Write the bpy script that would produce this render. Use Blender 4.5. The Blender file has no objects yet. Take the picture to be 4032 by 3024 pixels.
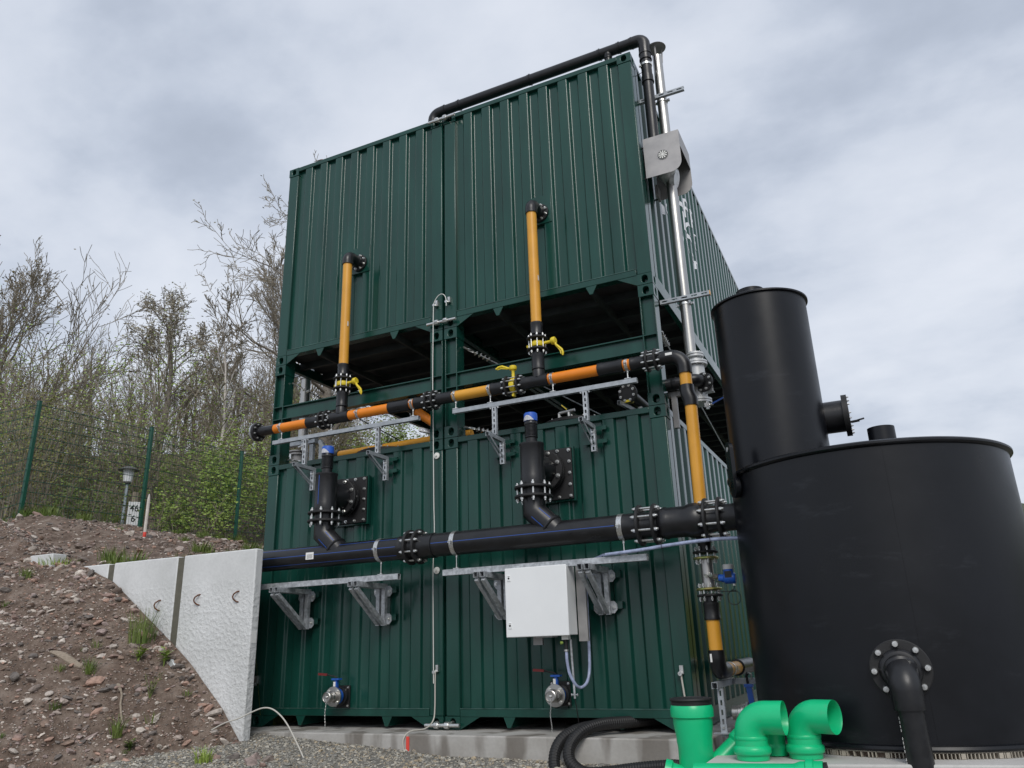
import bpy, bmesh, math, random
import numpy as np
from mathutils import Vector, Matrix, noise
random.seed(7)
SC = bpy.context.scene
COL = SC.collection
R = math.radians

# ------------------------------------------------------------------ camera
cam_d = bpy.data.cameras.new('camera')
cam = bpy.data.objects.new('camera', cam_d)
COL.objects.link(cam)
YAW, PITCH, ROLL = -0.4341925, 0.3281368, -0.0330776
fwd = Vector((math.sin(YAW)*math.cos(PITCH), math.cos(YAW)*math.cos(PITCH), math.sin(PITCH)))
rgt0 = Vector((math.cos(YAW), -math.sin(YAW), 0))
up0 = rgt0.cross(fwd)
rgt = rgt0*math.cos(ROLL) + up0*math.sin(ROLL)
upv = -rgt0*math.sin(ROLL) + up0*math.cos(ROLL)
CAMP = Vector((4.09474, -7.01885, 0.74443))
cam.matrix_world = Matrix(((rgt.x, upv.x, -fwd.x, CAMP.x), (rgt.y, upv.y, -fwd.y, CAMP.y),
                           (rgt.z, upv.z, -fwd.z, CAMP.z), (0, 0, 0, 1)))
cam_d.sensor_width = 36.0
cam_d.lens = 3028.0/4032.0*36.0
cam_d.clip_start = 0.05
cam_d.clip_end = 2000
SC.camera = cam

# ------------------------------------------------------------------ sky and sun
SUN_EL, SUN_AZ = 41.0, 154.0            # azimuth clockwise from +y
world = bpy.data.worlds.new('World')
SC.world = world
world.use_nodes = True
nt = world.node_tree
nt.nodes.clear()
def wn(t, **k):
    n = nt.nodes.new(t)
    for a, b in k.items():
        setattr(n, a, b)
    return n
def wl(a, b):
    nt.links.new(a, b)
w_out = wn('ShaderNodeOutputWorld')
w_bg = wn('ShaderNodeBackground')
w_bg.inputs['Strength'].default_value = 0.1
sky = wn('ShaderNodeTexSky', sky_type='NISHITA', sun_disc=False)
sky.sun_elevation = R(SUN_EL)
sky.sun_rotation = R(SUN_AZ)
sky.air_density = 1.5
sky.dust_density = 3.0
tc = wn('ShaderNodeTexCoord')
sep = wn('ShaderNodeSeparateXYZ')
wl(tc.outputs['Generated'], sep.inputs[0])
zc = wn('ShaderNodeMath', operation='MAXIMUM'); zc.inputs[1].default_value = 0.0
wl(sep.outputs['Z'], zc.inputs[0])
za = wn('ShaderNodeMath', operation='ADD'); za.inputs[1].default_value = 0.32
wl(zc.outputs[0], za.inputs[0])
dx = wn('ShaderNodeMath', operation='DIVIDE'); wl(sep.outputs['X'], dx.inputs[0]); wl(za.outputs[0], dx.inputs[1])
dy = wn('ShaderNodeMath', operation='DIVIDE'); wl(sep.outputs['Y'], dy.inputs[0]); wl(za.outputs[0], dy.inputs[1])
cmb = wn('ShaderNodeCombineXYZ'); wl(dx.outputs[0], cmb.inputs[0]); wl(dy.outputs[0], cmb.inputs[1])
n1 = wn('ShaderNodeTexNoise')
n1.inputs['Scale'].default_value = 1.7; n1.inputs['Detail'].default_value = 7; n1.inputs['Roughness'].default_value = 0.5
n1.inputs['Distortion'].default_value = 0.35
mp = wn('ShaderNodeMapping'); mp.inputs['Location'].default_value = (3.1, 1.4, 0.0); mp.inputs['Scale'].default_value = (1.0, 1.25, 1.0)
wl(cmb.outputs[0], mp.inputs[0]); wl(mp.outputs[0], n1.inputs['Vector'])
n2 = wn('ShaderNodeTexNoise')
n2.inputs['Scale'].default_value = 4.5; n2.inputs['Detail'].default_value = 6; n2.inputs['Roughness'].default_value = 0.55
wl(mp.outputs[0], n2.inputs['Vector'])
nm = wn('ShaderNodeMath', operation='MULTIPLY_ADD'); nm.inputs[1].default_value = 0.34
wl(n2.outputs[0], nm.inputs[0])
nm2 = wn('ShaderNodeMath', operation='MULTIPLY'); nm2.inputs[1].default_value = 0.66
wl(n1.outputs[0], nm2.inputs[0]); wl(nm2.outputs[0], nm.inputs[2])
ramp = wn('ShaderNodeValToRGB')
ramp.color_ramp.interpolation = 'B_SPLINE'
els = ramp.color_ramp.elements
els[0].position = 0.29; els[0].color = (0.37, 0.415, 0.50, 1)
els[1].position = 0.66; els[1].color = (0.75, 0.785, 0.86, 1)
e = els.new(0.415); e.color = (0.455, 0.51, 0.615, 1)
e = els.new(0.505); e.color = (0.60, 0.65, 0.745, 1)
wl(nm.outputs[0], ramp.inputs[0])
mx = wn('ShaderNodeMixRGB'); mx.inputs[0].default_value = 0.93
sc10 = wn('ShaderNodeVectorMath', operation='SCALE'); sc10.inputs['Scale'].default_value = 10.0
wl(ramp.outputs[0], sc10.inputs[0])
wl(sky.outputs[0], mx.inputs[1]); wl(sc10.outputs[0], mx.inputs[2])
wl(mx.outputs[0], w_bg.inputs[0]); wl(w_bg.outputs[0], w_out.inputs[0])

sun_d = bpy.data.lights.new('sun', 'SUN')
sun_d.energy = 1.5
sun_d.angle = R(24)
sun_d.color = (1.0, 0.965, 0.91)
sun = bpy.data.objects.new('sun', sun_d)
COL.objects.link(sun)
sd = Vector((math.sin(R(SUN_AZ))*math.cos(R(SUN_EL)), math.cos(R(SUN_AZ))*math.cos(R(SUN_EL)), math.sin(R(SUN_EL))))
sun.rotation_euler = sd.to_track_quat('Z', 'Y').to_euler()

SC.view_settings.view_transform = 'Standard'
SC.view_settings.look = 'None'
SC.view_settings.exposure = 0.15
SC.view_settings.gamma = 1
SC.view_settings.use_curve_mapping = False
SC.render.engine = 'CYCLES'
SC.cycles.use_denoising = True
SC.cycles.max_bounces = 6
SC.cycles.transparent_max_bounces = 8

# ------------------------------------------------------------------ helpers
ORG = {}
def V3(a):
    return Vector(a)
def frame(ax):
    ax = Vector(ax).normalized()
    h = Vector((0, 0, 1)) if abs(ax.z) < 0.9 else Vector((1, 0, 0))
    u = ax.cross(h).normalized()
    return u, ax.cross(u).normalized(), ax

class MB:
    def __init__(s):
        s.v = []; s.f = []; s.mi = []; s.cur = 0
    def add(s, vs, fs):
        o = len(s.v)
        s.v.extend([tuple(p) for p in vs])
        for f in fs:
            s.f.append(tuple(i+o for i in f)); s.mi.append(s.cur)
    def obox(s, c, hx, hy, hz, M=None):
        c = Vector(c)
        vs = []
        for dz in (-1, 1):
            for dy_ in (-1, 1):
                for dx_ in (-1, 1):
                    p = Vector((dx_*hx, dy_*hy, dz*hz))
                    if M is not None:
                        p = M @ p
                    vs.append(c+p)
        s.add(vs, [(0, 2, 3, 1), (4, 5, 7, 6), (0, 1, 5, 4), (2, 6, 7, 3), (0, 4, 6, 2), (1, 3, 7, 5)])
        return s
    def box(s, x0, x1, y0, y1, z0, z1):
        return s.obox(((x0+x1)/2, (y0+y1)/2, (z0+z1)/2), abs(x1-x0)/2, abs(y1-y0)/2, abs(z1-z0)/2)
    def bar(s, a, b, w, h, up=(0, 0, 1)):
        a = Vector(a); b = Vector(b); d = (b-a); L = d.length; d.normalize()
        u = Vector(up)
        if abs(u.dot(d)) > 0.98:
            u = Vector((0, 1, 0))
        sx = d.cross(u).normalized(); uz = sx.cross(d).normalized()
        M = Matrix((sx, d, uz)).transposed()
        return s.obox((a+b)/2, w/2, L/2, h/2, M)
    def tube(s, pts, r, n=14, caps=True, closed=False):
        pts = [Vector(p) for p in pts]
        rs = r if isinstance(r, (list, tuple)) else [r]*len(pts)
        m = len(pts)
        tang = []
        for i in range(m):
            if closed:
                t = pts[(i+1) % m]-pts[i-1]
            else:
                t = pts[min(i+1, m-1)]-pts[max(i-1, 0)]
            tang.append(t.normalized())
        u, v, _ = frame(tang[0])
        vs = []
        for i in range(m):
            t = tang[i]
            u = (u-t*u.dot(t))
            if u.length < 1e-6:
                u = frame(t)[0]
            u.normalize(); v = t.cross(u)
            for k in range(n):
                a = 2*math.pi*k/n
                vs.append(pts[i]+(u*math.cos(a)+v*math.sin(a))*rs[i])
        fs = []
        for i in range(m if closed else m-1):
            j = (i+1) % m
            for k in range(n):
                k2 = (k+1) % n
                fs.append((i*n+k, i*n+k2, j*n+k2, j*n+k))
        if caps and not closed:
            fs.append(tuple(range(n-1, -1, -1)))
            fs.append(tuple((m-1)*n+k for k in range(n)))
        s.add(vs, fs)
        return s
    def cyl(s, a, b, r, n=20, r2=None, caps=True):
        return s.tube([a, b], [r, r if r2 is None else r2], n, caps)
    def lathe(s, prof, o, ax=(0, 0, 1), n=28, caps=True, loop=False):
        u, v, w = frame(ax); o = Vector(o)
        vs = []
        for (r, h) in prof:
            for k in range(n):
                a = 2*math.pi*k/n
                vs.append(o+w*h+(u*math.cos(a)+v*math.sin(a))*r)
        fs = []
        m = len(prof)
        for i in range(m if loop else m-1):
            j = (i+1) % m
            for k in range(n):
                k2 = (k+1) % n
                fs.append((i*n+k, i*n+k2, j*n+k2, j*n+k))
        if caps and not loop:
            fs.append(tuple(range(n-1, -1, -1)))
            fs.append(tuple((m-1)*n+k for k in range(n)))
        s.add(vs, fs)
        return s
    def ring(s, c, ax, ro, ri, th, n=28):
        return s.lathe([(ri, -th/2), (ro, -th/2), (ro, th/2), (ri, th/2)], c, ax, n, loop=True)
    def prism(s, poly, o, ux, uy, uz, d):
        o = Vector(o); ux = Vector(ux); uy = Vector(uy); uz = Vector(uz)
        n = len(poly)
        vs = [o+ux*p[0]+uy*p[1] for p in poly]+[o+ux*p[0]+uy*p[1]+uz*d for p in poly]
        fs = [tuple(range(n-1, -1, -1)), tuple(range(n, 2*n))]
        for i in range(n):
            j = (i+1) % n
            fs.append((i, j, n+j, n+i))
        s.add(vs, fs)
        return s
    def mesh(s, name, mats, off=(0, 0, 0), sharp=35):
        me = bpy.data.meshes.new(name)
        ox, oy, oz = off
        me.from_pydata([(a-ox, b-oy, c-oz) for a, b, c in s.v], [], s.f)
        if not isinstance(mats, (list, tuple)):
            mats = [mats]
        for m in mats:
            me.materials.append(m)
        if len(mats) > 1:
            me.polygons.foreach_set('material_index', s.mi)
        bm = bmesh.new(); bm.from_mesh(me)
        bmesh.ops.recalc_face_normals(bm, faces=bm.faces)
        bm.to_mesh(me); bm.free()
        if sharp:
            me.polygons.foreach_set('use_smooth', [True]*len(me.polygons))
            me.set_sharp_from_angle(angle=R(sharp))
        me.update()
        return me

def bevel(o, w, seg=2):
    m = o.modifiers.new('bevel', 'BEVEL'); m.width = w; m.segments = seg; m.limit_method = 'ANGLE'; m.angle_limit = R(40)
    return o

def tag(o, label=None, cat=None, group=None, kind=None):
    if label: o['label'] = label
    if cat: o['category'] = cat
    if group: o['group'] = group
    if kind: o['kind'] = kind
    return o

def link(o, parent=None, loc=(0, 0, 0)):
    """loc is a world position; ORG remembers the world origin of every object"""
    COL.objects.link(o)
    if parent is not None:
        o.parent = parent
        o.location = Vector(loc)-ORG[parent.name]
    else:
        o.location = loc
    ORG[o.name] = Vector(loc)
    return o

def thing(name, label, cat, loc=(0, 0, 0), group=None):
    o = bpy.data.objects.new(name, None)
    o.empty_display_size = 0.1
    link(o, None, loc)
    return tag(o, label, cat, group)

def part(mb, name, mats, parent, label=None, kind=None, sharp=35, bev=0):
    org = ORG[parent.name]
    o = bpy.data.objects.new(name, mb.mesh(name, mats, org, sharp))
    link(o, parent, org)
    if bev: bevel(o, bev)
    return tag(o, label, None, None, kind)

def solo(mb, name, mats, label, cat, loc, group=None, sharp=35, bev=0):
    o = bpy.data.objects.new(name, mb.mesh(name, mats, loc, sharp))
    link(o, None, loc)
    if bev: bevel(o, bev)
    return tag(o, label, cat, group)

def struct(mb, name, mats, sharp=35, kind='structure'):
    o = bpy.data.objects.new(name, mb.mesh(name, mats, (0, 0, 0), sharp))
    link(o)
    o['kind'] = kind
    return o

MCACHE = {}
def inst(key, make, name, pos, axis, parent, mat, scale=None, spin=0.0):
    """a child sharing mesh data, its local +z laid along axis"""
    if key not in MCACHE:
        MCACHE[key] = make().mesh(name, mat)
    o = bpy.data.objects.new(name, MCACHE[key])
    link(o, parent, pos)
    q = Vector(axis).normalized().to_track_quat('Z', 'Y')
    o.rotation_euler = (q @ Matrix.Rotation(spin, 4, 'Z').to_quaternion()).to_euler()
    if scale: o.scale = scale
    return o

def arc(corner, din, dout, rad, n=8):
    """points of a bend: arrives along din at the corner, leaves along dout"""
    c = Vector(corner); a = Vector(din).normalized(); b = Vector(dout).normalized()
    ang = a.angle(b); t = rad*math.tan(ang/2)
    p0 = c-a*t
    nrm = (b-a*a.dot(b)).normalized()
    ctr = p0+nrm*rad
    out = []
    for i in range(n+1):
        th = ang*i/n
        out.append(ctr-nrm*rad*math.cos(th)+a*rad*math.sin(th))
    return out

# ------------------------------------------------------------------ materials
def mat(name, col, rough=0.5, metal=0.0, var=0.0, vscale=8.0, bump=0.0, bscale=60.0, spec=0.5, col2=None, rvar=0.0, stretch=(1, 1, 1), detail=5, coat=0.0):
    m = bpy.data.materials.new(name); m.use_nodes = True
    t = m.node_tree; b = t.nodes['Principled BSDF']
    b.inputs['Base Color'].default_value = (*col, 1)
    b.inputs['Roughness'].default_value = rough
    b.inputs['Metallic'].default_value = metal
    b.inputs['Specular IOR Level'].default_value = spec
    b.inputs['Coat Weight'].default_value = coat
    co = t.nodes.new('ShaderNodeTexCoord')
    mpn = t.nodes.new('ShaderNodeMapping'); mpn.inputs['Scale'].default_value = stretch
    geo = t.nodes.new('ShaderNodeNewGeometry')
    t.links.new(geo.outputs['Position'], mpn.inputs[0])
    if var or col2 or rvar:
        n = t.nodes.new('ShaderNodeTexNoise'); n.inputs['Scale'].default_value = vscale; n.inputs['Detail'].default_value = detail
        n.inputs['Roughness'].default_value = 0.6
        t.links.new(mpn.outputs[0], n.inputs['Vector'])
        if var or col2:
            r = t.nodes.new('ShaderNodeValToRGB')
            c2 = col2 if col2 else tuple(min(1, c*(1+var)) for c in col)
            c1 = col if col2 else tuple(c*(1-var) for c in col)
            r.color_ramp.elements[0].position = 0.35; r.color_ramp.elements[0].color = (*c1, 1)
            r.color_ramp.elements[1].position = 0.65; r.color_ramp.elements[1].color = (*c2, 1)
            t.links.new(n.outputs[0], r.inputs[0]); t.links.new(r.outputs[0], b.inputs['Base Color'])
        if rvar:
            mr = t.nodes.new('ShaderNodeMapRange')
            mr.inputs['From Min'].default_value = 0.3; mr.inputs['From Max'].default_value = 0.7
            mr.inputs['To Min'].default_value = max(0.02, rough-rvar); mr.inputs['To Max'].default_value = min(1, rough+rvar)
            t.links.new(n.outputs[0], mr.inputs[0]); t.links.new(mr.outputs[0], b.inputs['Roughness'])
    if bump:
        n = t.nodes.new('ShaderNodeTexNoise'); n.inputs['Scale'].default_value = bscale; n.inputs['Detail'].default_value = 6
        t.links.new(mpn.outputs[0], n.inputs['Vector'])
        bp = t.nodes.new('ShaderNodeBump'); bp.inputs['Strength'].default_value = bump; bp.inputs['Distance'].default_value = 0.01
        t.links.new(n.outputs[0], bp.inputs['Height']); t.links.new(bp.outputs[0], b.inputs['Normal'])
    return m

M = {}
M['green'] = mat('container_green_paint', (0.0068, 0.051, 0.0385), 0.22, var=0.20, vscale=2.6, stretch=(1, 1, 0.22), bump=0.05, bscale=14, rvar=0.05, spec=0.5)
M['bead'] = mat('pale_green_sealant', (0.05, 0.11, 0.095), 0.3, var=0.5, vscale=6)
M['green_under'] = mat('underside_dark_coating', (0.02, 0.026, 0.026), 0.6, var=0.4, vscale=5)
M['floor_ply'] = mat('container_floor_underside', (0.030, 0.030, 0.032), 0.75, var=0.35, vscale=4)
M['black'] = mat('black_polyethylene', (0.0105, 0.0108, 0.0125), 0.36, var=0.2, vscale=9, rvar=0.09, bump=0.04, bscale=40)
M['black_matt'] = mat('black_rubber_flange', (0.013, 0.013, 0.014), 0.6, var=0.2, vscale=14, bump=0.08, bscale=120)
M['tank'] = mat('black_tank_polyethylene', (0.0045, 0.0053, 0.0078), 0.34, var=0.35, vscale=1.4, rvar=0.09, bump=0.10, bscale=3.2, spec=0.36)
M['yellow'] = mat('gas_yellow_polyethylene', (0.70, 0.335, 0.035), 0.42, var=0.06, vscale=5)
M['orange'] = mat('orange_polyethylene', (0.80, 0.235, 0.012), 0.42, var=0.06, vscale=5)
M['valve'] = mat('yellow_valve_enamel', (0.78, 0.60, 0.03), 0.4, var=0.08, vscale=20)
M['galv'] = mat('galvanised_steel', (0.44, 0.46, 0.48), 0.46, 0.45, var=0.28, vscale=26, rvar=0.12, bump=0.03, bscale=90)
M['strut'] = mat('grey_strut_steel', (0.36, 0.39, 0.42), 0.5, 0.25, var=0.15, vscale=18, rvar=0.08)
M['zinc'] = mat('zinc_bolt', (0.66, 0.66, 0.64), 0.3, 0.9, var=0.2, vscale=80)
M['steel'] = mat('stainless_steel', (0.45, 0.44, 0.42), 0.36, 1.0, var=0.12, vscale=6, rvar=0.08, stretch=(1, 1, 0.2))
M['steel_sheet'] = mat('stainless_sheet', (0.36, 0.35, 0.345), 0.5, 0.5, var=0.1, vscale=7, rvar=0.08)
M['pot'] = mat('light_grey_vessel', (0.58, 0.59, 0.59), 0.42, 0.4, var=0.06, vscale=9)
M['chromate'] = mat('yellow_chromated_steel', (0.45, 0.36, 0.13), 0.35, 0.8, var=0.35, vscale=25, col2=(0.28, 0.36, 0.12))
M['blue'] = mat('blue_enamel', (0.012, 0.09, 0.42), 0.35, var=0.08, vscale=20)
M['blue_cap'] = mat('blue_plastic_cap', (0.022, 0.105, 0.50), 0.42)
M['white_mesh'] = mat('white_vent_grille', (0.55, 0.56, 0.60), 0.6, var=0.35, vscale=120)
M['white'] = mat('white_cabinet_paint', (0.80, 0.815, 0.82), 0.38, var=0.02, vscale=3)
M['white_cord'] = mat('white_plastic', (0.74, 0.74, 0.70), 0.4)
M['sticker'] = mat('white_sticker', (0.78, 0.78, 0.76), 0.5, var=0.1, vscale=160)
M['stripe'] = mat('blue_stripe', (0.02, 0.075, 0.32), 0.4)
M['handle_red'] = mat('red_grip', (0.16, 0.012, 0.012), 0.5)
M['green_pipe'] = mat('green_drain_plastic', (0.006, 0.50, 0.205), 0.33, var=0.05, vscale=5, rvar=0.05)
M['hose'] = mat('black_corrugated_hose', (0.013, 0.013, 0.014), 0.5)
M['clear'] = mat('clear_blue_hose', (0.33, 0.38, 0.54), 0.2, var=0.25, vscale=18)
M['cord'] = mat('pale_cord', (0.52, 0.50, 0.45), 0.6)
M['rust'] = mat('rusty_bar', (0.12, 0.045, 0.02), 0.8, var=0.4, vscale=40)
M['red_paint'] = mat('red_marking', (0.72, 0.07, 0.05), 0.6)
M['fence'] = mat('fence_green_coating', (0.006, 0.075, 0.045), 0.4, var=0.1, vscale=5)
M['wood'] = mat('weathered_wood', (0.20, 0.16, 0.12), 0.8, col2=(0.38, 0.32, 0.25), vscale=10, stretch=(3, 3, 30), bump=0.3, bscale=30)
M['stake'] = mat('pale_stake_wood', (0.62, 0.57, 0.52), 0.75, var=0.15, vscale=20)
M['lamp_metal'] = mat('lamp_grey_metal', (0.33, 0.38, 0.42), 0.5, var=0.1, vscale=10)
M['lamp_hat'] = mat('lamp_dark_hat', (0.10, 0.10, 0.10), 0.5)
M['lamp_glass'] = mat('lamp_opal_glass', (0.80, 0.82, 0.84), 0.3)
M['ink'] = mat('black_ink', (0.01, 0.01, 0.01), 0.6)
M['lettering'] = mat('white_lettering', (0.80, 0.81, 0.84), 0.45)
M['bark'] = mat('bark_grey_brown', (0.13, 0.11, 0.088), 0.85, col2=(0.22, 0.195, 0.165), vscale=7, bump=0.4, bscale=25)
M['twig'] = mat('twig_brown', (0.215, 0.185, 0.14), 0.85, var=0.2, vscale=2)
M['bud'] = mat('pale_buds', (0.33, 0.31, 0.23), 0.8, var=0.25, vscale=3)
M['leaf_olive'] = mat('olive_spring_leaf', (0.16, 0.155, 0.05), 0.7, col2=(0.25, 0.24, 0.075), vscale=1.3)
M['leaf_fresh'] = mat('fresh_spring_leaf', (0.19, 0.29, 0.05), 0.6, col2=(0.30, 0.40, 0.08), vscale=1.6)
M['leaf_brown'] = mat('brown_catkin', (0.19, 0.15, 0.08), 0.8, col2=(0.25, 0.21, 0.11), vscale=1.3)
M['grass'] = mat('grass_blade', (0.075, 0.13, 0.018), 0.6, col2=(0.17, 0.22, 0.05), vscale=4)
M['grey_seal'] = mat('grey_joint_strip', (0.115, 0.11, 0.085), 0.85, var=0.12, vscale=12)
M['beige_grid'] = mat('beige_grid_plastic', (0.36, 0.325, 0.27), 0.7, var=0.25, vscale=12)
M['cabinet_gray'] = mat('grey_fitting', (0.45, 0.46, 0.46), 0.5)

def scuffs(m, col, stretch, scale, lo, hi, amount):
    """pale rub marks with a shape of their own"""
    t = m.node_tree; b = t.nodes['Principled BSDF']
    src = b.inputs['Base Color'].links[0].from_socket
    geo = t.nodes.new('ShaderNodeNewGeometry'); mp_n = t.nodes.new('ShaderNodeMapping'); mp_n.inputs['Scale'].default_value = stretch
    t.links.new(geo.outputs['Position'], mp_n.inputs[0])
    n = t.nodes.new('ShaderNodeTexNoise'); n.inputs['Scale'].default_value = scale; n.inputs['Detail'].default_value = 7; n.inputs['Roughness'].default_value = 0.72
    t.links.new(mp_n.outputs[0], n.inputs['Vector'])
    mr = t.nodes.new('ShaderNodeMapRange'); mr.inputs['From Min'].default_value = lo; mr.inputs['From Max'].default_value = hi; mr.inputs['To Max'].default_value = amount
    t.links.new(n.outputs[0], mr.inputs[0])
    mx_ = t.nodes.new('ShaderNodeMixRGB'); mx_.inputs[2].default_value = (*col, 1)
    t.links.new(mr.outputs[0], mx_.inputs[0]); t.links.new(src, mx_.inputs[1]); t.links.new(mx_.outputs[0], b.inputs['Base Color'])
scuffs(M['tank'], (0.05, 0.055, 0.065), (1.2, 1.2, 5.0), 1.1, 0.58, 0.80, 0.5)
scuffs(M['tank'], (0.09, 0.09, 0.10), (7.0, 7.0, 30.0), 1.0, 0.70, 0.78, 0.5)
scuffs(M['green'], (0.10, 0.13, 0.125), (9.0, 9.0, 2.2), 1.0, 0.70, 0.80, 0.35)
scuffs(M['green_pipe'], (0.16, 0.32, 0.22), (5.0, 5.0, 9.0), 1.3, 0.60, 0.80, 0.45)
scuffs(M['black'], (0.05, 0.05, 0.055), (6.0, 9.0, 14.0), 1.2, 0.62, 0.80, 0.45)
scuffs(M['yellow'], (0.42, 0.23, 0.07), (8.0, 8.0, 8.0), 1.5, 0.64, 0.85, 0.5)

def concrete(name, a, b, pits=0.0, stain=0.0):
    m = mat(name, a, 0.85, col2=b, vscale=1.8, detail=6, bump=0.10, bscale=90)
    t = m.node_tree; bs = t.nodes['Principled BSDF']
    geo = t.nodes.new('ShaderNodeNewGeometry')
    src = bs.inputs['Base Color'].links[0].from_socket
    n = t.nodes.new('ShaderNodeTexNoise'); n.inputs['Scale'].default_value = 38; n.inputs['Detail'].default_value = 4
    t.links.new(geo.outputs['Position'], n.inputs['Vector'])
    r = t.nodes.new('ShaderNodeValToRGB'); r.color_ramp.elements[0].position = 0.3; r.color_ramp.elements[0].color = (0.78, 0.78, 0.78, 1)
    r.color_ramp.elements[1].position = 0.6; r.color_ramp.elements[1].color = (1.05, 1.05, 1.05, 1)
    mu = t.nodes.new('ShaderNodeMixRGB'); mu.blend_type = 'MULTIPLY'; mu.inputs[0].default_value = 0.28
    t.links.new(n.outputs[0], r.inputs[0]); t.links.new(src, mu.inputs[1]); t.links.new(r.outputs[0], mu.inputs[2])
    last = mu.outputs[0]
    if stain:
        mp2 = t.nodes.new('ShaderNodeMapping'); mp2.inputs['Scale'].default_value = (2.6, 2.6, 0.55)
        t.links.new(geo.outputs['Position'], mp2.inputs[0])
        n2 = t.nodes.new('ShaderNodeTexNoise'); n2.inputs['Scale'].default_value = 1.3; n2.inputs['Detail'].default_value = 3
        t.links.new(mp2.outputs[0], n2.inputs['Vector'])
        r2 = t.nodes.new('ShaderNodeValToRGB'); r2.color_ramp.elements[0].position = 0.42; r2.color_ramp.elements[0].color = (0.30, 0.265, 0.23, 1)
        r2.color_ramp.elements[1].position = 0.50; r2.color_ramp.elements[1].color = (1, 1, 1, 1)
        m2 = t.nodes.new('ShaderNodeMixRGB'); m2.blend_type = 'MULTIPLY'; m2.inputs[0].default_value = stain
        t.links.new(n2.outputs[0], r2.inputs[0]); t.links.new(last, m2.inputs[1]); t.links.new(r2.outputs[0], m2.inputs[2])
        last = m2.outputs[0]
    t.links.new(last, bs.inputs['Base Color'])
    if pits:
        vo = t.nodes.new('ShaderNodeTexNoise'); vo.inputs['Scale'].default_value = 24; vo.inputs['Detail'].default_value = 2.5
        t.links.new(geo.outputs['Position'], vo.inputs['Vector'])
        sp = t.nodes.new('ShaderNodeSeparateXYZ'); t.links.new(geo.outputs['Position'], sp.inputs[0])
        mr = t.nodes.new('ShaderNodeMapRange'); mr.inputs['From Min'].default_value = 1.55; mr.inputs['From Max'].default_value = 1.25
        mr.inputs['To Min'].default_value = 0.05; mr.inputs['To Max'].default_value = 1.0
        t.links.new(sp.outputs['Z'], mr.inputs[0])
        hm = t.nodes.new('ShaderNodeMath'); hm.operation = 'MULTIPLY'
        rr = t.nodes.new('ShaderNodeMapRange'); rr.inputs['From Min'].default_value = 0.45; rr.inputs['From Max'].default_value = 0.65
        t.links.new(vo.outputs[0], rr.inputs[0])
        t.links.new(rr.outputs[0], hm.inputs[0]); t.links.new(mr.outputs[0], hm.inputs[1])
        bp = t.nodes.new('ShaderNodeBump'); bp.inputs['Strength'].default_value = pits; bp.inputs['Distance'].default_value = 0.02
        t.links.new(hm.outputs[0], bp.inputs['Height']); t.links.new(bp.outputs[0], bs.inputs['Normal'])
    return m
M['wall'] = concrete('precast_concrete', (0.58, 0.59, 0.585), (0.68, 0.69, 0.69), pits=0.32)
M['plinth'] = concrete('cast_concrete', (0.33, 0.315, 0.29), (0.45, 0.44, 0.42), stain=0.7)
M['slab'] = concrete('pale_concrete', (0.46, 0.45, 0.43), (0.55, 0.54, 0.52))

def ground_mat(name, cols, scale, bumpd=0.03):
    m = bpy.data.materials.new(name); m.use_nodes = True
    t = m.node_tree; b = t.nodes['Principled BSDF']; b.inputs['Roughness'].default_value = 0.95
    b.inputs['Specular IOR Level'].default_value = 0.15
    geo = t.nodes.new('ShaderNodeNewGeometry')
    n = t.nodes.new('ShaderNodeTexNoise'); n.inputs['Scale'].default_value = scale; n.inputs['Detail'].default_value = 9; n.inputs['Roughness'].default_value = 0.7
    t.links.new(geo.outputs['Position'], n.inputs['Vector'])
    r = t.nodes.new('ShaderNodeValToRGB')
    r.color_ramp.elements[0].position = 0.3; r.color_ramp.elements[0].color = (*cols[0], 1)
    r.color_ramp.elements[1].position = 0.72; r.color_ramp.elements[1].color = (*cols[-1], 1)
    for i, c in enumerate(cols[1:-1]):
        e_ = r.color_ramp.elements.new(0.3+0.42*(i+1)/(len(cols)-1)); e_.color = (*c, 1)
    t.links.new(n.outputs[0], r.inputs[0]); t.links.new(r.outputs[0], b.inputs['Base Color'])
    n2 = t.nodes.new('ShaderNodeTexNoise'); n2.inputs['Scale'].default_value = scale*6; n2.inputs['Detail'].default_value = 6
    t.links.new(geo.outputs['Position'], n2.inputs['Vector'])
    bp = t.nodes.new('ShaderNodeBump'); bp.inputs['Strength'].default_value = 0.9; bp.inputs['Distance'].default_value = bumpd
    t.links.new(n2.outputs[0], bp.inputs['Height']); t.links.new(bp.outputs[0], b.inputs['Normal'])
    return m
M['soil'] = ground_mat('brown_soil', [(0.066, 0.045, 0.034), (0.165, 0.125, 0.10), (0.27, 0.22, 0.185)], 5.0)
M['gravel_ground'] = ground_mat('gravel_bed', [(0.13, 0.125, 0.11), (0.22, 0.21, 0.19), (0.32, 0.31, 0.28)], 9.0)
M['meadow'] = ground_mat('hillside_grass', [(0.04, 0.055, 0.012), (0.085, 0.095, 0.02), (0.15, 0.13, 0.04)], 0.9, 0.1)
M['far_wood'] = ground_mat('far_woodland', [(0.06, 0.075, 0.06), (0.10, 0.115, 0.085), (0.15, 0.155, 0.13)], 0.25, 0.5)

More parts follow.
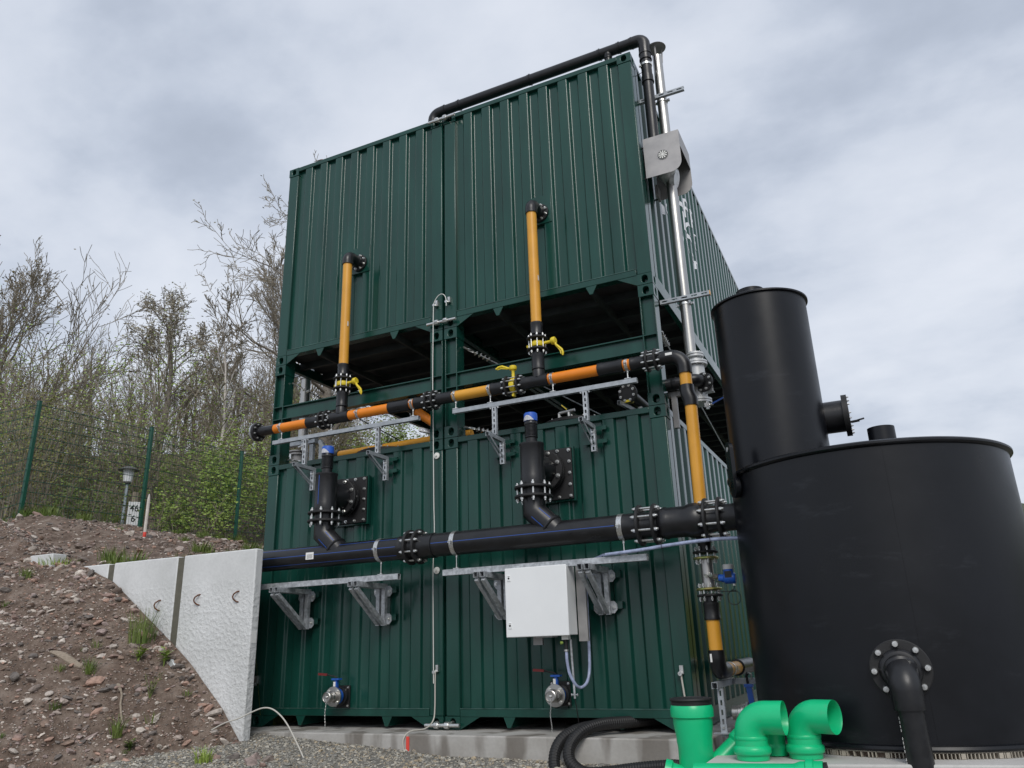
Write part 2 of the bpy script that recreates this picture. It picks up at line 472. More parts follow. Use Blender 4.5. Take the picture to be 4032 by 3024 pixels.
def stone_mat(name, cols, island):
    m = bpy.data.materials.new(name); m.use_nodes = True
    t = m.node_tree; b = t.nodes['Principled BSDF']; b.inputs['Roughness'].default_value = 0.85
    b.inputs['Specular IOR Level'].default_value = 0.25
    r = t.nodes.new('ShaderNodeValToRGB'); r.color_ramp.interpolation = 'CONSTANT'
    k = len(cols)
    r.color_ramp.elements[0].color = (*cols[0], 1); r.color_ramp.elements[0].position = 0
    r.color_ramp.elements[1].color = (*cols[1], 1); r.color_ramp.elements[1].position = 1.0/k
    for i in range(2, k):
        e_ = r.color_ramp.elements.new(i/k); e_.color = (*cols[i], 1)
    geo = t.nodes.new('ShaderNodeNewGeometry')
    if island:
        t.links.new(geo.outputs['Random Per Island'], r.inputs[0])
    else:
        oi = t.nodes.new('ShaderNodeObjectInfo'); t.links.new(oi.outputs['Random'], r.inputs[0])
    n = t.nodes.new('ShaderNodeTexNoise'); n.inputs['Scale'].default_value = 26; n.inputs['Detail'].default_value = 6
    t.links.new(geo.outputs['Position'], n.inputs['Vector'])
    rr = t.nodes.new('ShaderNodeMapRange'); rr.inputs['From Min'].default_value = 0.3; rr.inputs['From Max'].default_value = 0.7; rr.inputs['To Min'].default_value = 0.65; rr.inputs['To Max'].default_value = 1.25
    t.links.new(n.outputs[0], rr.inputs[0])
    mu = t.nodes.new('ShaderNodeMixRGB'); mu.blend_type = 'MULTIPLY'; mu.inputs[0].default_value = 1
    t.links.new(r.outputs[0], mu.inputs[1]); t.links.new(rr.outputs[0], mu.inputs[2]); t.links.new(mu.outputs[0], b.inputs['Base Color'])
    bp = t.nodes.new('ShaderNodeBump'); bp.inputs['Strength'].default_value = 0.5; bp.inputs['Distance'].default_value = 0.01
    t.links.new(n.outputs[0], bp.inputs['Height']); t.links.new(bp.outputs[0], b.inputs['Normal'])
    return m
RUB = [(0.19, 0.135, 0.115), (0.12, 0.095, 0.08), (0.24, 0.20, 0.175), (0.16, 0.115, 0.09), (0.30, 0.265, 0.235), (0.10, 0.088, 0.08), (0.21, 0.165, 0.15), (0.36, 0.32, 0.28), (0.145, 0.12, 0.105), (0.25, 0.165, 0.13)]
GRV = [(0.30, 0.29, 0.265), (0.22, 0.215, 0.20), (0.36, 0.34, 0.30), (0.17, 0.17, 0.165), (0.33, 0.28, 0.21), (0.26, 0.26, 0.25), (0.42, 0.41, 0.38), (0.20, 0.185, 0.165)]
RUB = [tuple(min(0.6, c*1.6) for c in k) for k in RUB]
GRV = [(c[0]*1.2, c[1]*1.17, c[2]*1.1) for c in GRV]
M['rubble'] = stone_mat('rubble_stone', RUB, True)
M['rubble_one'] = stone_mat('rubble_stone_single', RUB, False)
M['gravel'] = stone_mat('gravel_stone', GRV, True)

# ------------------------------------------------------------------ terrain
def zw(x):
    return float(np.interp(x, [-9, -6.3, -5.3, -4.43, -3.94, -3.36, -2.87, -2.58, -2.11, -1.80, -1.2, 0.0],
                           [3.3, 2.52, 2.02, 1.78, 1.59, 1.2, 0.866, 0.657, 0.242, -0.12, -0.42, -0.9]))
def bank_base(x, y):
    if y <= -0.75:
        return zw(x)+0.68*(y+0.75)
    return zw(x)-0.35*(y+0.75)
def lump(x, y, a=1.0):
    p = Vector((x, y, 0.0))
    return a*(0.10*noise.noise(p*1.1)+0.065*noise.noise(p*3.1)+0.035*noise.noise(p*8.0)+0.02*noise.noise(p*19.0))
def bank(x, y):
    d = min(1.0, max(0.12, (-0.75-y)/0.5)) if y <= -0.75 else 0.5
    return bank_base(x, y)+lump(x, y, d)
def yard(x, y):
    z = float(np.interp(x, [-2.2, -1.7, 0.25, 2.0], [-0.01, -0.035, -0.172, -0.20]))-0.10*max(0.0, -(y+0.45))
    z = max(z, -0.76)
    p = Vector((x, y, 3.0))
    return z+0.012*noise.noise(p*2.3)
def hs(x, y):
    return (x-4.1)*-0.57+(y+7.0)*0.82
def terrace(x, y):
    d = max(0.0, -2.6-x)
    k = 0.22+0.78*min(1.0, max(0.0, (y+0.64)/2.0))
    z = 1.66+0.235*min(d, 6.2)*k
    s = hs(x, y)
    z += 0.34*max(0.0, min(s, 46.0)-20.0)*min(1.0, max(0.0, (8.0-x)/12.0))
    return z
def terrace_n(x, y):
    return terrace(x, y)+lump(x, y, 0.5)-max(0.0, -0.64-y)*1.6

def sheet(xs, ys, f, keep=None):
    mb = MB()
    nx, ny = len(xs), len(ys)
    mb.v = [(x, y, f(x, y)) for y in ys for x in xs]
    for j in range(ny-1):
        for i in range(nx-1):
            if keep and not keep((xs[i]+xs[i+1])/2, (ys[j]+ys[j+1])/2):
                continue
            mb.f.append((j*nx+i, j*nx+i+1, (j+1)*nx+i+1, (j+1)*nx+i)); mb.mi.append(0)
    return mb

ys = list(np.concatenate([np.linspace(-60, -8, 14), np.linspace(-7, -2.5, 20), np.linspace(-2.4, -0.3, 50), np.linspace(0.5, 14, 12), np.linspace(18, 160, 14)]))
xs = list(np.concatenate([np.linspace(-80, -10, 10), np.linspace(-8, -3, 12), np.linspace(-2.8, 3, 90), np.linspace(3.5, 12, 14), np.linspace(18, 140, 14)]))
yard_o = struct(sheet(xs, ys, yard), 'gravel_yard', M['gravel_ground'], sharp=0)

soil_bank = struct(sheet(list(np.linspace(-9, -0.6, 180)), list(np.concatenate([np.linspace(-4.2, -0.757, 90), np.linspace(-0.7, 0.4, 14)])), bank,
                         keep=lambda x, y: (y < -0.757 or x < -4.5) and bank(x, y) > yard(x, y)-0.3), 'soil_bank', M['soil'], sharp=0)
soil_bank.data.polygons.foreach_set('use_smooth', [True]*len(soil_bank.data.polygons))
txs = list(np.linspace(-16, -2.62, 130)); tys = [-1.5, -1.0, -0.8]+list(np.linspace(-0.635, 14, 120))
mbt = sheet(txs, tys, terrace_n, keep=lambda x, y: y > -0.635 or x < -5.0)
b0 = len(mbt.v)                                           # the cut face of the terrace, down to the yard
for i, y in enumerate(tys):
    mbt.v.append((-2.62, y, -0.9))
for i in range(3, len(tys)-1):
    mbt.f.append((i*130+129, (i+1)*130+129, b0+i+1, b0+i)); mbt.mi.append(0)
terr_o = struct(mbt, 'terrace_ground', M['soil'], sharp=0)
terr_o.data.polygons.foreach_set('use_smooth', [True]*len(terr_o.data.polygons))
def hill(x, y):
    z = terrace(x, y)+0.35*noise.noise(Vector((x*0.12, y*0.12, 1)))
    if x > -2.4 and y < 13.2: return -1.5
    if -15.8 < x and y < 13.8: return z-0.7
    return z
hx = list(np.linspace(-120, -17, 40))+list(np.linspace(-15.9, -2.5, 14))+list(np.linspace(-2, 60, 30))
hy = list(np.linspace(-30, -1, 14))+list(np.linspace(0, 13.9, 14))+list(np.linspace(15, 120, 50))
hill_o = struct(sheet(hx, hy, hill, keep=lambda x, y: not (x > -16.5 and y < 0.0) and not (x > -2.2 and y < 13.0)), 'hillside', M['meadow'], sharp=0)
hill_o.data.polygons.foreach_set('use_smooth', [True]*len(hill_o.data.polygons))

mb = MB()                                                 # wooded ridge far beyond the tank
fx = np.linspace(10, 330, 150)
for i, x in enumerate(fx):
    y = 150-0.25*(x-26)
    top = 20.6+3.0*noise.noise(Vector((x*0.03, 0, 0)))+1.3*noise.noise(Vector((x*0.22, 0, 2)))+0.9*noise.noise(Vector((x*0.8, 0, 5)))
    mb.v += [(x, y-40, -0.5), (x, y-14, 9+noise.noise(Vector((x*0.1, 3, 0)))*1.5), (x, y, top), (x, y+70, 3)]
for i in range(len(fx)-1):
    for k in range(3):
        mb.f.append((i*4+k, (i+1)*4+k, (i+1)*4+k+1, i*4+k+1)); mb.mi.append(0)
struct(mb, 'far_hill', M['far_wood'], sharp=0)

# ------------------------------------------------------------------ concrete: foundation, tank slab, retaining wall
mb = MB().box(-2.56, 2.62, -0.40, 12.7, -1.0, -0.002)
fo = solo(mb, 'foundation_slab', M['plinth'], 'low stained concrete foundation carrying the stacked green containers', 'foundation', (0, -0.4, -1.0), bev=0.012)
mb = MB().prism([(2.90, -1.86), (5.9, -1.33), (5.9, 2.2), (2.90, 2.2)], (0, 0, -0.9), (1, 0, 0), (0, 1, 0), (0, 0, 1), 0.93)
solo(mb, 'tank_base_slab', M['slab'], 'pale concrete slab under the large black tank', 'slab', (4.0, -0.4, -0.9), bev=0.012)

wt = thing('retaining_wall', 'pale precast concrete retaining wall holding back the soil bank', 'retaining wall', (-3.2, -0.7, -0.4))
for (xa, xb) in ((-2.865, -1.83), (-3.975, -2.96), (-5.1, -4.07)):
    pn = part(MB().box(xa, xb, -0.75, -0.645, -0.5, 1.80), 'wall_panel', M['wall'], wt, bev=0.012)
for (xa, xb) in ((-2.96, -2.865), (-4.07, -3.975)):
    part(MB().box(xa+0.002, xb-0.002, -0.742, -0.65, -0.5, 1.785), 'joint_strip', M['grey_seal'], wt)
for (lx, lz) in ((-3.18, 1.287), (-2.594, 1.316), (-2.047, 1.32)):
    pts = [(lx+0.022, -0.745, lz+0.055), (lx+0.005, -0.765, lz+0.05), (lx-0.02, -0.785, lz+0.025), (lx-0.026, -0.79, lz), (lx-0.02, -0.785, lz-0.025), (lx+0.005, -0.765, lz-0.05), (lx+0.022, -0.745, lz-0.055)]
    part(MB().tube(pts, 0.0075, 8), 'lifting_loop', M['rust'], wt)
part(MB().box(-1.829, -1.8275, -0.735, -0.665, 0.855, 0.975), 'paper_tag', M['sticker'], wt, 'white product tag on the end of the wall')
zb_ = bank(-5.05, -0.85)
mb = MB().box(-5.27, -4.85, -0.92, -0.74, zb_-0.12, zb_+0.085)
solo(mb, 'concrete_block', M['wall'], 'small pale concrete block lying on top of the soil bank', 'concrete block', (-5.05, -0.83, zb_), bev=0.01)

# ------------------------------------------------------------------ containers
CW, CL, CH = 2.438, 12.19, 2.896
GAP = 0.024
Z1, Z2 = CH, CH+1.2924
G = M['green']
def casting(mb, x0, x1, y0, y1, z0, z1, side):
    """corner casting with an oval hole in the front (-y) face and in the outer side face; side = -1 or +1"""
    def holed(o, ux, uy, w, h, depth_dir):
        n = 16; hw, hh = 0.032, 0.042
        o = Vector(o); ux = Vector(ux); uy = Vector(uy); dd = Vector(depth_dir)
        inner = []; outer = []
        for k in range(n):
            a = 2*math.pi*(k+0.5)/n
            ca, sa = math.cos(a), math.sin(a)
            inner.append((hw*ca, (hh-hw)*(1 if sa > 0 else -1)+hw*sa))
            t = min(w/2/abs(ca) if abs(ca) > 1e-6 else 9, h/2/abs(sa) if abs(sa) > 1e-6 else 9)
            outer.append((t*ca, t*sa))
        c = o+ux*(w/2)+uy*(h/2)
        vs = [c+ux*p[0]+uy*p[1] for p in outer]+[c+ux*p[0]+uy*p[1] for p in inner]+[c+ux*p[0]+uy*p[1]+dd for p in inner]
        fs = []
        for k in range(n):
            j = (k+1) % n
            fs += [(k, j, n+j, n+k), (n+k, n+j, 2*n+j, 2*n+k)]
        fs.append(tuple(range(2*n, 3*n)))
        mb.add(vs, fs)
        cor = [o, o+ux*w, o+ux*w+uy*h, o+uy*h]
    w = x1-x0; d = y1-y0; h = z1-z0
    holed((x0, y0, z0), (1, 0, 0), (0, 0, 1), w, h, (0, 0.11, 0))
    mb.add([(x0, y0, z0), (x1, y0, z0), (x1, y1, z0), (x0, y1, z0)], [(0, 1, 2, 3)])
    mb.add([(x0, y0, z1), (x1, y0, z1), (x1, y1, z1), (x0, y1, z1)], [(0, 1, 2, 3)])
    mb.add([(x0, y1, z0), (x1, y1, z0), (x1, y1, z1), (x0, y1, z1)], [(0, 1, 2, 3)])
    xo, xi = (x0, x1) if side < 0 else (x1, x0)
    holed((xo, y0, z0), (0, 1, 0), (0, 0, 1), d, h, (-side*0.10, 0, 0))
    mb.add([(xi, y0, z0), (xi, y1, z0), (xi, y1, z1), (xi, y0, z1)], [(0, 1, 2, 3)])
    for k in (0,):
        for (cx, cz) in ((x0, z0), (x1, z0), (x0, z1), (x1, z1)):
            pass
    # fill the four corner gaps left between the oval fan and the rectangle
    for (a, b, o, ux, w_) in ((0, 0, (x0, y0, z0), (1, 0, 0), w), (0, 0, (xo, y0, z0), (0, 1, 0), d)):
        n = 16; o = Vector(o); ux = Vector(ux); uy = Vector((0, 0, 1))
        c = o+ux*(w_/2)+uy*(h/2)
        pts = []
        for k in range(n):
            an = 2*math.pi*(k+0.5)/n; ca, sa = math.cos(an), math.sin(an)
            t = min(w_/2/abs(ca), h/2/abs(sa)); pts.append((t*ca, t*sa))
        for k in range(n):
            j = (k+1) % n
            p, q_ = pts[k], pts[j]
            if abs(abs(p[0])-w_/2) < 1e-6 and abs(abs(q_[1])-h/2) < 1e-6 or abs(abs(q_[0])-w_/2) < 1e-6 and abs(abs(p[1])-h/2) < 1e-6:
                cx = math.copysign(w_/2, p[0]+q_[0]); cz = math.copysign(h/2, p[1]+q_[1])
                mb.add([c+ux*p[0]+uy*p[1], c+ux*cx+uy*cz, c+ux*q_[0]+uy*q_[1]], [(0, 1, 2)])

def profile_front(x0, x1):
    r, o, s = 0.1, 0.112, 0.0200
    k = (x1-x0)/(9*r+8*o+16*s)
    t = x0; out = [(t, 0.046)]
    for i in range(9):
        t += r*k; out.append((t, 0.046))
        if i < 8:
            t += s*k; out.append((t, 0.007)); t += o*k; out.append((t, 0.007)); t += s*k; out.append((t, 0.046))
    return out
def profile_side(y0, y1, per=0.278):
    n = int((y1-y0)/per)
    k = (y1-y0)/(n*per+0.104)
    t = y0; out = [(t, 0.004)]
    t += 0.104*k; out.append((t, 0.004))
    for i in range(n):
        for dt, d in ((0.04, 0.042), (0.094, 0.042), (0.04, 0.004), (0.104, 0.004)):
            t += dt*k; out.append((t, d))
    return out
def rounded_profile(pr, cut):
    out = [pr[0]]
    for (a, b, c) in zip(pr, pr[1:], pr[2:]):
        b = Vector(b); u = Vector(a)-b; v = Vector(c)-b
        k = min(cut, u.length*0.45, v.length*0.45)
        p0 = b+u.normalized()*k; p1 = b+v.normalized()*k
        for t in (0.0, 0.25, 0.5, 0.75, 1.0):
            q = p0*(1-t)**2+b*2*t*(1-t)+p1*t*t
            out.append((q.x, q.y))
    return out+[pr[-1]]
SIDE_PROF = profile_side(0.17, CL-0.17)
def side_depth(y):
    return float(np.interp(y, [p[0] for p in SIDE_PROF], [p[1] for p in SIDE_PROF]))

def container(x0, z0, label, upper):
    x1 = x0+CW
    t = thing('shipping_container', label, 'container', ((x0+x1)/2, 0.1, z0), 'dark green shipping containers in the stack')
    zb, zt = z0+0.185, z0+CH-0.062
    cw, cd, ch = 0.162, 0.178, 0.118
    for (cx, sd_) in ((x0, -1), (x1-cw, 1)):
        for cy in (0.0, CL-cd):
            for cz in (z0, z0+CH-ch):
                mbc = MB(); casting(mbc, cx, cx+cw, cy, cy+cd, cz, cz+ch, sd_)
                part(mbc, 'corner_casting', G, t, bev=0.006)
            xa, xb = (cx+0.004, cx+cw-0.004)
            part(MB().box(xa, xb, cy+0.005, cy+cd-0.02, z0+ch, z0+CH-ch), 'corner_post', G, t, bev=0.010)
    mbp = MB(); pr = rounded_profile(profile_front(x0+cw-0.004, x1-cw+0.004), 0.012)
    for i in range(len(pr)-1):
        (a, da), (b, db) = pr[i], pr[i+1]
        if i == 0: mbp.v += [(a, da, zb), (a, da, zt)]
        mbp.v += [(b, db, zb), (b, db, zt)]
        k = 2*i; mbp.f.append((k, k+2, k+3, k+1)); mbp.mi.append(0)
    part(mbp, 'front_panel', G, t, sharp=50)
    # front rails
    part(MB().box(x0+cw, x1-cw, 0.003, 0.10, zb-0.07, zb), 'bottom_rail', G, t, bev=0.004)
    part(MB().box(x0+cw, x1-cw, 0.001, 0.06, zt, z0+CH-0.002), 'top_rail', G, t, bev=0.005)
    mbb = MB().box(x0+cw, x1-cw, -0.001, 0.006, zb, zb+0.006)
    part(mbb, 'sealant_bead', M['bead'], t)
    # sides
    for sd_ in (-1, 1):
        xs_ = x0 if sd_ < 0 else x1
        mbs = MB()
        sp_ = rounded_profile(SIDE_PROF, 0.012)
        for i, (a, da) in enumerate(sp_):
            mbs.v += [(xs_-sd_*da, a, z0+0.16), (xs_-sd_*da, a, z0+CH-0.06)]
            if i: mbs.f.append((2*i-2, 2*i, 2*i+1, 2*i-1)); mbs.mi.append(0)
        part(mbs, 'side_panel', G, t, sharp=50)
        part(MB().box(xs_-sd_*0.002, xs_-sd_*0.06, cd, CL-cd, z0+CH-0.06, z0+CH-0.004), 'top_rail', G, t)
        mbs = MB().box(xs_-sd_*0.003, xs_-sd_*0.012, cd, CL-cd, z0+0.012, z0+0.16)
        mbs.box(xs_-sd_*0.012, xs_-sd_*0.06, cd, CL-cd, z0+0.012, z0+0.02)
        part(mbs, 'bottom_rail', G, t)
    part(MB().box(x0+0.02, x1-0.02, CL-0.06, CL-0.02, z0+0.05, z0+CH-0.05), 'rear_panel', G, t)
    part(MB().box(x0+0.06, x1-0.06, 0.06, CL-0.06, z0+CH-0.05, z0+CH-0.02), 'roof_panel', G, t)
    part(MB().box(x0+0.05, x1-0.05, 0.05, CL-0.05, z0+0.155, z0+0.18), 'floor_panel', M['floor_ply'], t)
    if upper:
        for i in range(26):
            y = 0.42+i*0.455
            part(MB().bar((x0+0.05, y, z0+0.11), (x1-0.05, y, z0+0.11), 0.05, 0.09), 'cross_member', M['green_under'], t)
    xm = (x0+x1)/2
    for fx_ in (-0.535, 0.56):
        cxx = xm+fx_
        part(MB().prism([(-0.062, 0), (0.062, 0), (0.012, -0.095), (-0.022, -0.095)], (cxx, 0.006, zb-0.0705), (1, 0, 0), (0, 0, 1), (0, 1, 0), 0.012), 'rail_foot', G, t, bev=0.003)
        mbf = MB().box(cxx-0.022, cxx+0.012, 0.018, (7.5 if upper else 3.0), z0+0.022, zb-0.072)
        part(mbf, 'floor_beam', M['green_under'] if upper else G, t)
    for sd_, xc in ((-1, x0+cw), (1, x1-cw)):
        part(MB().prism([(0, 0), (-sd_*0.21, 0), (0, -0.112)], (xc, 0.008, zb-0.0705), (1, 0, 0), (0, 0, 1), (0, 1, 0), 0.012), 'corner_gusset', G, t)
    return t
XL, XR = -CW-GAP/2, GAP/2
cUL = container(XL, Z2, 'upper left dark green container at the top of the stack, gas riser on its front', True)
cUR = container(XR, Z2, 'upper right dark green container with white lettering on its long side', True)
cLL = container(XL, 0.0, 'lower left dark green container standing partly behind the concrete wall', False)
cLR = container(XR, 0.0, 'lower right dark green container behind the white cabinet', False)

# weld patches on the front panels behind the gas risers
for t, xa, xb in ((cUL, -1.345, -1.05), (cUR, 1.10, 1.394)):
    part(MB().box(xa, xb, -0.003, 0.045, 5.193, 5.548), 'wall_plate', G, t, bev=0.003)

# white lettering on the long side (sheet lettering that follows the corrugation)
def text_mesh(txt, size):
    cu = bpy.data.curves.new('text', 'FONT'); cu.body = txt; cu.size = size; cu.align_x = 'CENTER'; cu.align_y = 'CENTER'
    cu.offset = 0.012*size
    o = bpy.data.objects.new('text', cu); COL.objects.link(o)
    dg = bpy.context.evaluated_depsgraph_get()
    me = bpy.data.meshes.new_from_object(o.evaluated_get(dg))
    bpy.data.objects.remove(o); bpy.data.curves.remove(cu)
    return me
def side_letters(txt, yc, zc_, size, sx):
    me = text_mesh(txt, size)
    bm = bmesh.new(); bm.from_mesh(me)
    for v in bm.verts: v.co.x = v.co.x*sx+yc
    lo = min(v.co.x for v in bm.verts); hi = max(v.co.x for v in bm.verts)
    for (yy, _) in SIDE_PROF:
        if lo < yy < hi:
            bmesh.ops.bisect_plane(bm, geom=bm.verts[:]+bm.edges[:]+bm.faces[:], plane_co=(yy, 0, 0), plane_no=(1, 0, 0))
    org = ORG[cUR.name]
    xs_ = XR+CW
    for v in bm.verts:
        y, z = v.co.x, v.co.y+zc_
        v.co = Vector((xs_-side_depth(y)+0.003, y, z))-org
    bm.to_mesh(me); bm.free()
    me.materials.clear(); me.materials.append(M['lettering'])
    o = bpy.data.objects.new('lettering', me); link(o, cUR, org)
    return o
for ch, yc, zc_, sz, sx in (('K', 2.05, 6.34, 0.42, 1.15), ('P', 2.43, 6.34, 0.42, 1.2), ('R', 2.80, 6.33, 0.42, 1.2),
                            ('L', 2.20, 6.0, 0.40, 1.1), ('G', 2.46, 5.99, 0.40, 1.1), ('E', 2.79, 5.985, 0.36, 1.1),
                            ('A', 1.98, 5.66, 0.26, 1.2), ('V', 2.22, 5.65, 0.26, 1.2), ('s', 2.47, 5.64, 0.28, 1.2), ('r', 2.69, 5.63, 0.26, 1.2),
                            ('n', 0.93, 5.60, 0.30, 1.2), ('o', 1.13, 5.66, 0.30, 1.2)):
    side_letters(ch, yc, zc_, sz, sx)

# ------------------------------------------------------------------ open steel frames between the two levels
def spacer(x0, label):
    x1 = x0+CW
    t = thing('spacer_rack', label, 'steel rack', ((x0+x1)/2, 0.1, Z1), 'open green frames between the container levels')
    cw, cd, ch = 0.162, 0.178, 0.125
    for y0 in (0.0, CL-cd):
        for (cx, sd_) in ((x0, -1), (x1-cw, 1)):
            for cz in (Z1+0.006, Z2-0.006-ch):
                mbc = MB(); casting(mbc, cx, cx+cw, y0, y0+cd, cz, cz+ch, sd_)
                part(mbc, 'corner_casting', G, t, bev=0.006)
            z0, z1 = Z1+0.006+ch, Z2-0.006-ch
            mbp = MB()
            a, b = cx+0.004, cx+cw-0.004
            mbp.box(a, a+0.012, y0+0.004, y0+cd-0.004, z0, z1).box(b-0.012, b, y0+0.004, y0+cd-0.004, z0, z1)
            mbp.box(a+0.012, b-0.012, y0+0.055, y0+0.067, z0, z1)
            part(mbp, 'corner_post', G, t, bev=0.003)
            for zz in (3.475, 3.635):
                part(MB().box(a+0.012, b-0.012, y0+0.006, y0+0.055, zz-0.005, zz+0.005), 'stiffener', G, t)
        mbp = MB()
        xa, xb = x0+cw-0.004, x1-cw+0.004
        mbp.box(xa, xb, y0+0.008, y0+0.09, 3.628, 3.640).box(xa, xb, y0+0.008, y0+0.09, 3.470, 3.482).box(xa, xb, y0+0.044, y0+0.054, 3.482, 3.628)
        part(mbp, 'cross_beam', G, t)
    for (cx, sd_) in ((x0, -1), (x1-cw, 1)):
        mbp = MB()
        mbp.box(cx+0.035, cx+0.125, cd, CL-cd, 3.628, 3.640).box(cx+0.035, cx+0.125, cd, CL-cd, 3.470, 3.482).box(cx+0.075, cx+0.085, cd, CL-cd, 3.482, 3.628)
        if (x0 < -1 and sd_ > 0) or (x0 > -1 and sd_ < 0):
            pass
        # only rods tie the long sides, no beam
    for xa, sd_ in ((x0+0.13, 1), (x1-0.13, -1)):
        pass
    return t
fL = spacer(XL, 'left open green steel rack between the two left containers')
fR = spacer(XR, 'right open green steel rack between the two right containers')

# wire rope bracing inside the frames, each with a row of shiny clips
def brace(label, a, b, m='cord'):
    t = thing('bracing_rope', label, 'wire rope', a, 'bracing ropes inside the frames')
    a = Vector(a); b = Vector(b); d = (b-a).normalized()
    part(MB().tube([a+d*0.24, b], 0.008, 8), 'rope', M['green_under'] if m == 'dark' else M['galv'], t)
    sh = arc(a+d*0.02, (0, 0, 1), d, 0.01)
    mbx = MB().tube([a, a+d*0.05], 0.012, 8)
    u, v, w = frame(d)
    mbx.tube([a+d*0.05, a+d*0.07+u*0.022, a+d*0.12+u*0.018, a+d*0.15, a+d*0.12-u*0.018, a+d*0.07-u*0.022], 0.007, 8, closed=True)
    part(mbx, 'shackle', M['zinc'], t)
    for k in range(4):
        c = a+d*(0.17+0.055*k)
        mbx = MB().cyl(c-u*0.02, c+u*0.02, 0.014, 8); mbx.cyl(c-u*0.028+v*0.014, c+u*0.028+v*0.014, 0.006, 6).cyl(c-u*0.028-v*0.014, c+u*0.028-v*0.014, 0.006, 6)
        part(mbx, 'rope_clip', M['zinc'], t)
brace('dark rope with clips running back from the left post top', (-2.27, 0.12, 3.97), (-1.0, 2.6, 3.0), 'dark')
brace('dark rope with clips running back from the left post foot', (-2.27, 0.12, 2.98), (-1.0, 2.9, 2.92), 'dark')
brace('wire rope with clips running back from the top of the centre posts', (0.19, 0.12, 3.97), (1.9, 2.6, 3.05))
brace('wire rope with clips running back from the foot of the centre posts', (0.19, 0.12, 3.03), (1.2, 1.6, 2.93))
brace('wire rope slanting behind the yellow drop pipe', (2.40, 0.25, 3.78), (2.40, 4.6, 2.95))

# ------------------------------------------------------------------ pipework helpers
def hexprism(mb, r, h0, h1):
    mb.lathe([(r, h0), (r, h1)], (0, 0, 0), (0, 0, 1), 6)
def stud_mb(L, r):
    def f():
        m = MB().cyl((0, 0, -L/2), (0, 0, L/2), r, 8)
        for s_ in (-1, 1):
            hexprism(m, r*1.75, s_*(L/2-r*4.2), s_*(L/2-r*1.6))
        return m
    return f
def head_mb(r, h):
    def f():
        m = MB(); m.lathe([(r*1.35, 0), (r*1.35, h*0.22)], (0, 0, 0), (0, 0, 1), 14)
        hexprism(m, r, h*0.22, h*0.85)
        m.lathe([(r*0.45, h*0.85), (r*0.42, h*1.15)], (0, 0, 0), (0, 0, 1), 8)
        return m
    return f
def cap_mb(r, h):
    def f():
        return MB().lathe([(r, 0), (r, h*0.7), (r*0.8, h), (0.001, h*1.02)], (0, 0, 0), (0, 0, 1), 14)
    return f
def studs(par, c, ax, rb, n, L, r, ph=0.0, skip=()):
    u, v, w = frame(ax); c = Vector(c)
    for k in range(n):
        if k in skip: continue
        a = 2*math.pi*(k+0.5)/n+ph
        inst('stud%.4f_%.4f' % (L, r), stud_mb(L, r), 'bolt', c+(u*math.cos(a)+v*math.sin(a))*rb, ax, par, M['zinc'])
def heads(par, c, ax, rb, n, r, h, ph=0.0):
    u, v, w = frame(ax); c = Vector(c)
    for k in range(n):
        a = 2*math.pi*(k+0.5)/n+ph
        inst('head%.4f_%.4f' % (r, h), head_mb(r, h), 'bolt', c+(u*math.cos(a)+v*math.sin(a))*rb, ax, par, M['zinc'], spin=k*0.7)
def flange_pair(root, c1, c2, ro, ri, th, n, r=0.0065, name='flange_ring', mats=None):
    c1 = Vector(c1); c2 = Vector(c2); ax = (c2-c1).normalized()
    m1, m2 = mats or (M['black_matt'], M['black_matt'])
    mb_ = MB().lathe([(ri, -th/2), (ro-0.006, -th/2), (ro, -th/2+0.006), (ro, th/2-0.006), (ro-0.006, th/2), (ri, th/2)], c1, ax, 32, loop=True)
    p = part(mb_, name, m1, root)
    mb_ = MB().lathe([(ri, -th/2), (ro-0.006, -th/2), (ro, -th/2+0.006), (ro, th/2-0.006), (ro-0.006, th/2), (ri, th/2)], c2, ax, 32, loop=True)
    part(mb_, name, m2, root)
    L = (c2-c1).length+th+0.075
    studs(p, (c1+c2)/2, ax, (ro+ri)/2+0.004, n, L, r)
    return p
def pipe_seg(root, a, b, r, m='yellow', name='pipe', n=24):
    return part(MB().cyl(a, b, r, n), name, M[m], root)
def coupling(root, a, b, r, name='coupling', lip=0.006, m='black'):
    a = Vector(a); b = Vector(b); L = (b-a).length
    pr = [(r-lip*1.5, 0), (r, 0.004), (r, L*0.18), (r-lip*0.35, L*0.22), (r-lip*0.35, L*0.78), (r, L*0.82), (r, L-0.004), (r-lip*1.5, L)]
    return part(MB().lathe(pr, a, b-a, 28), name, M[m], root)
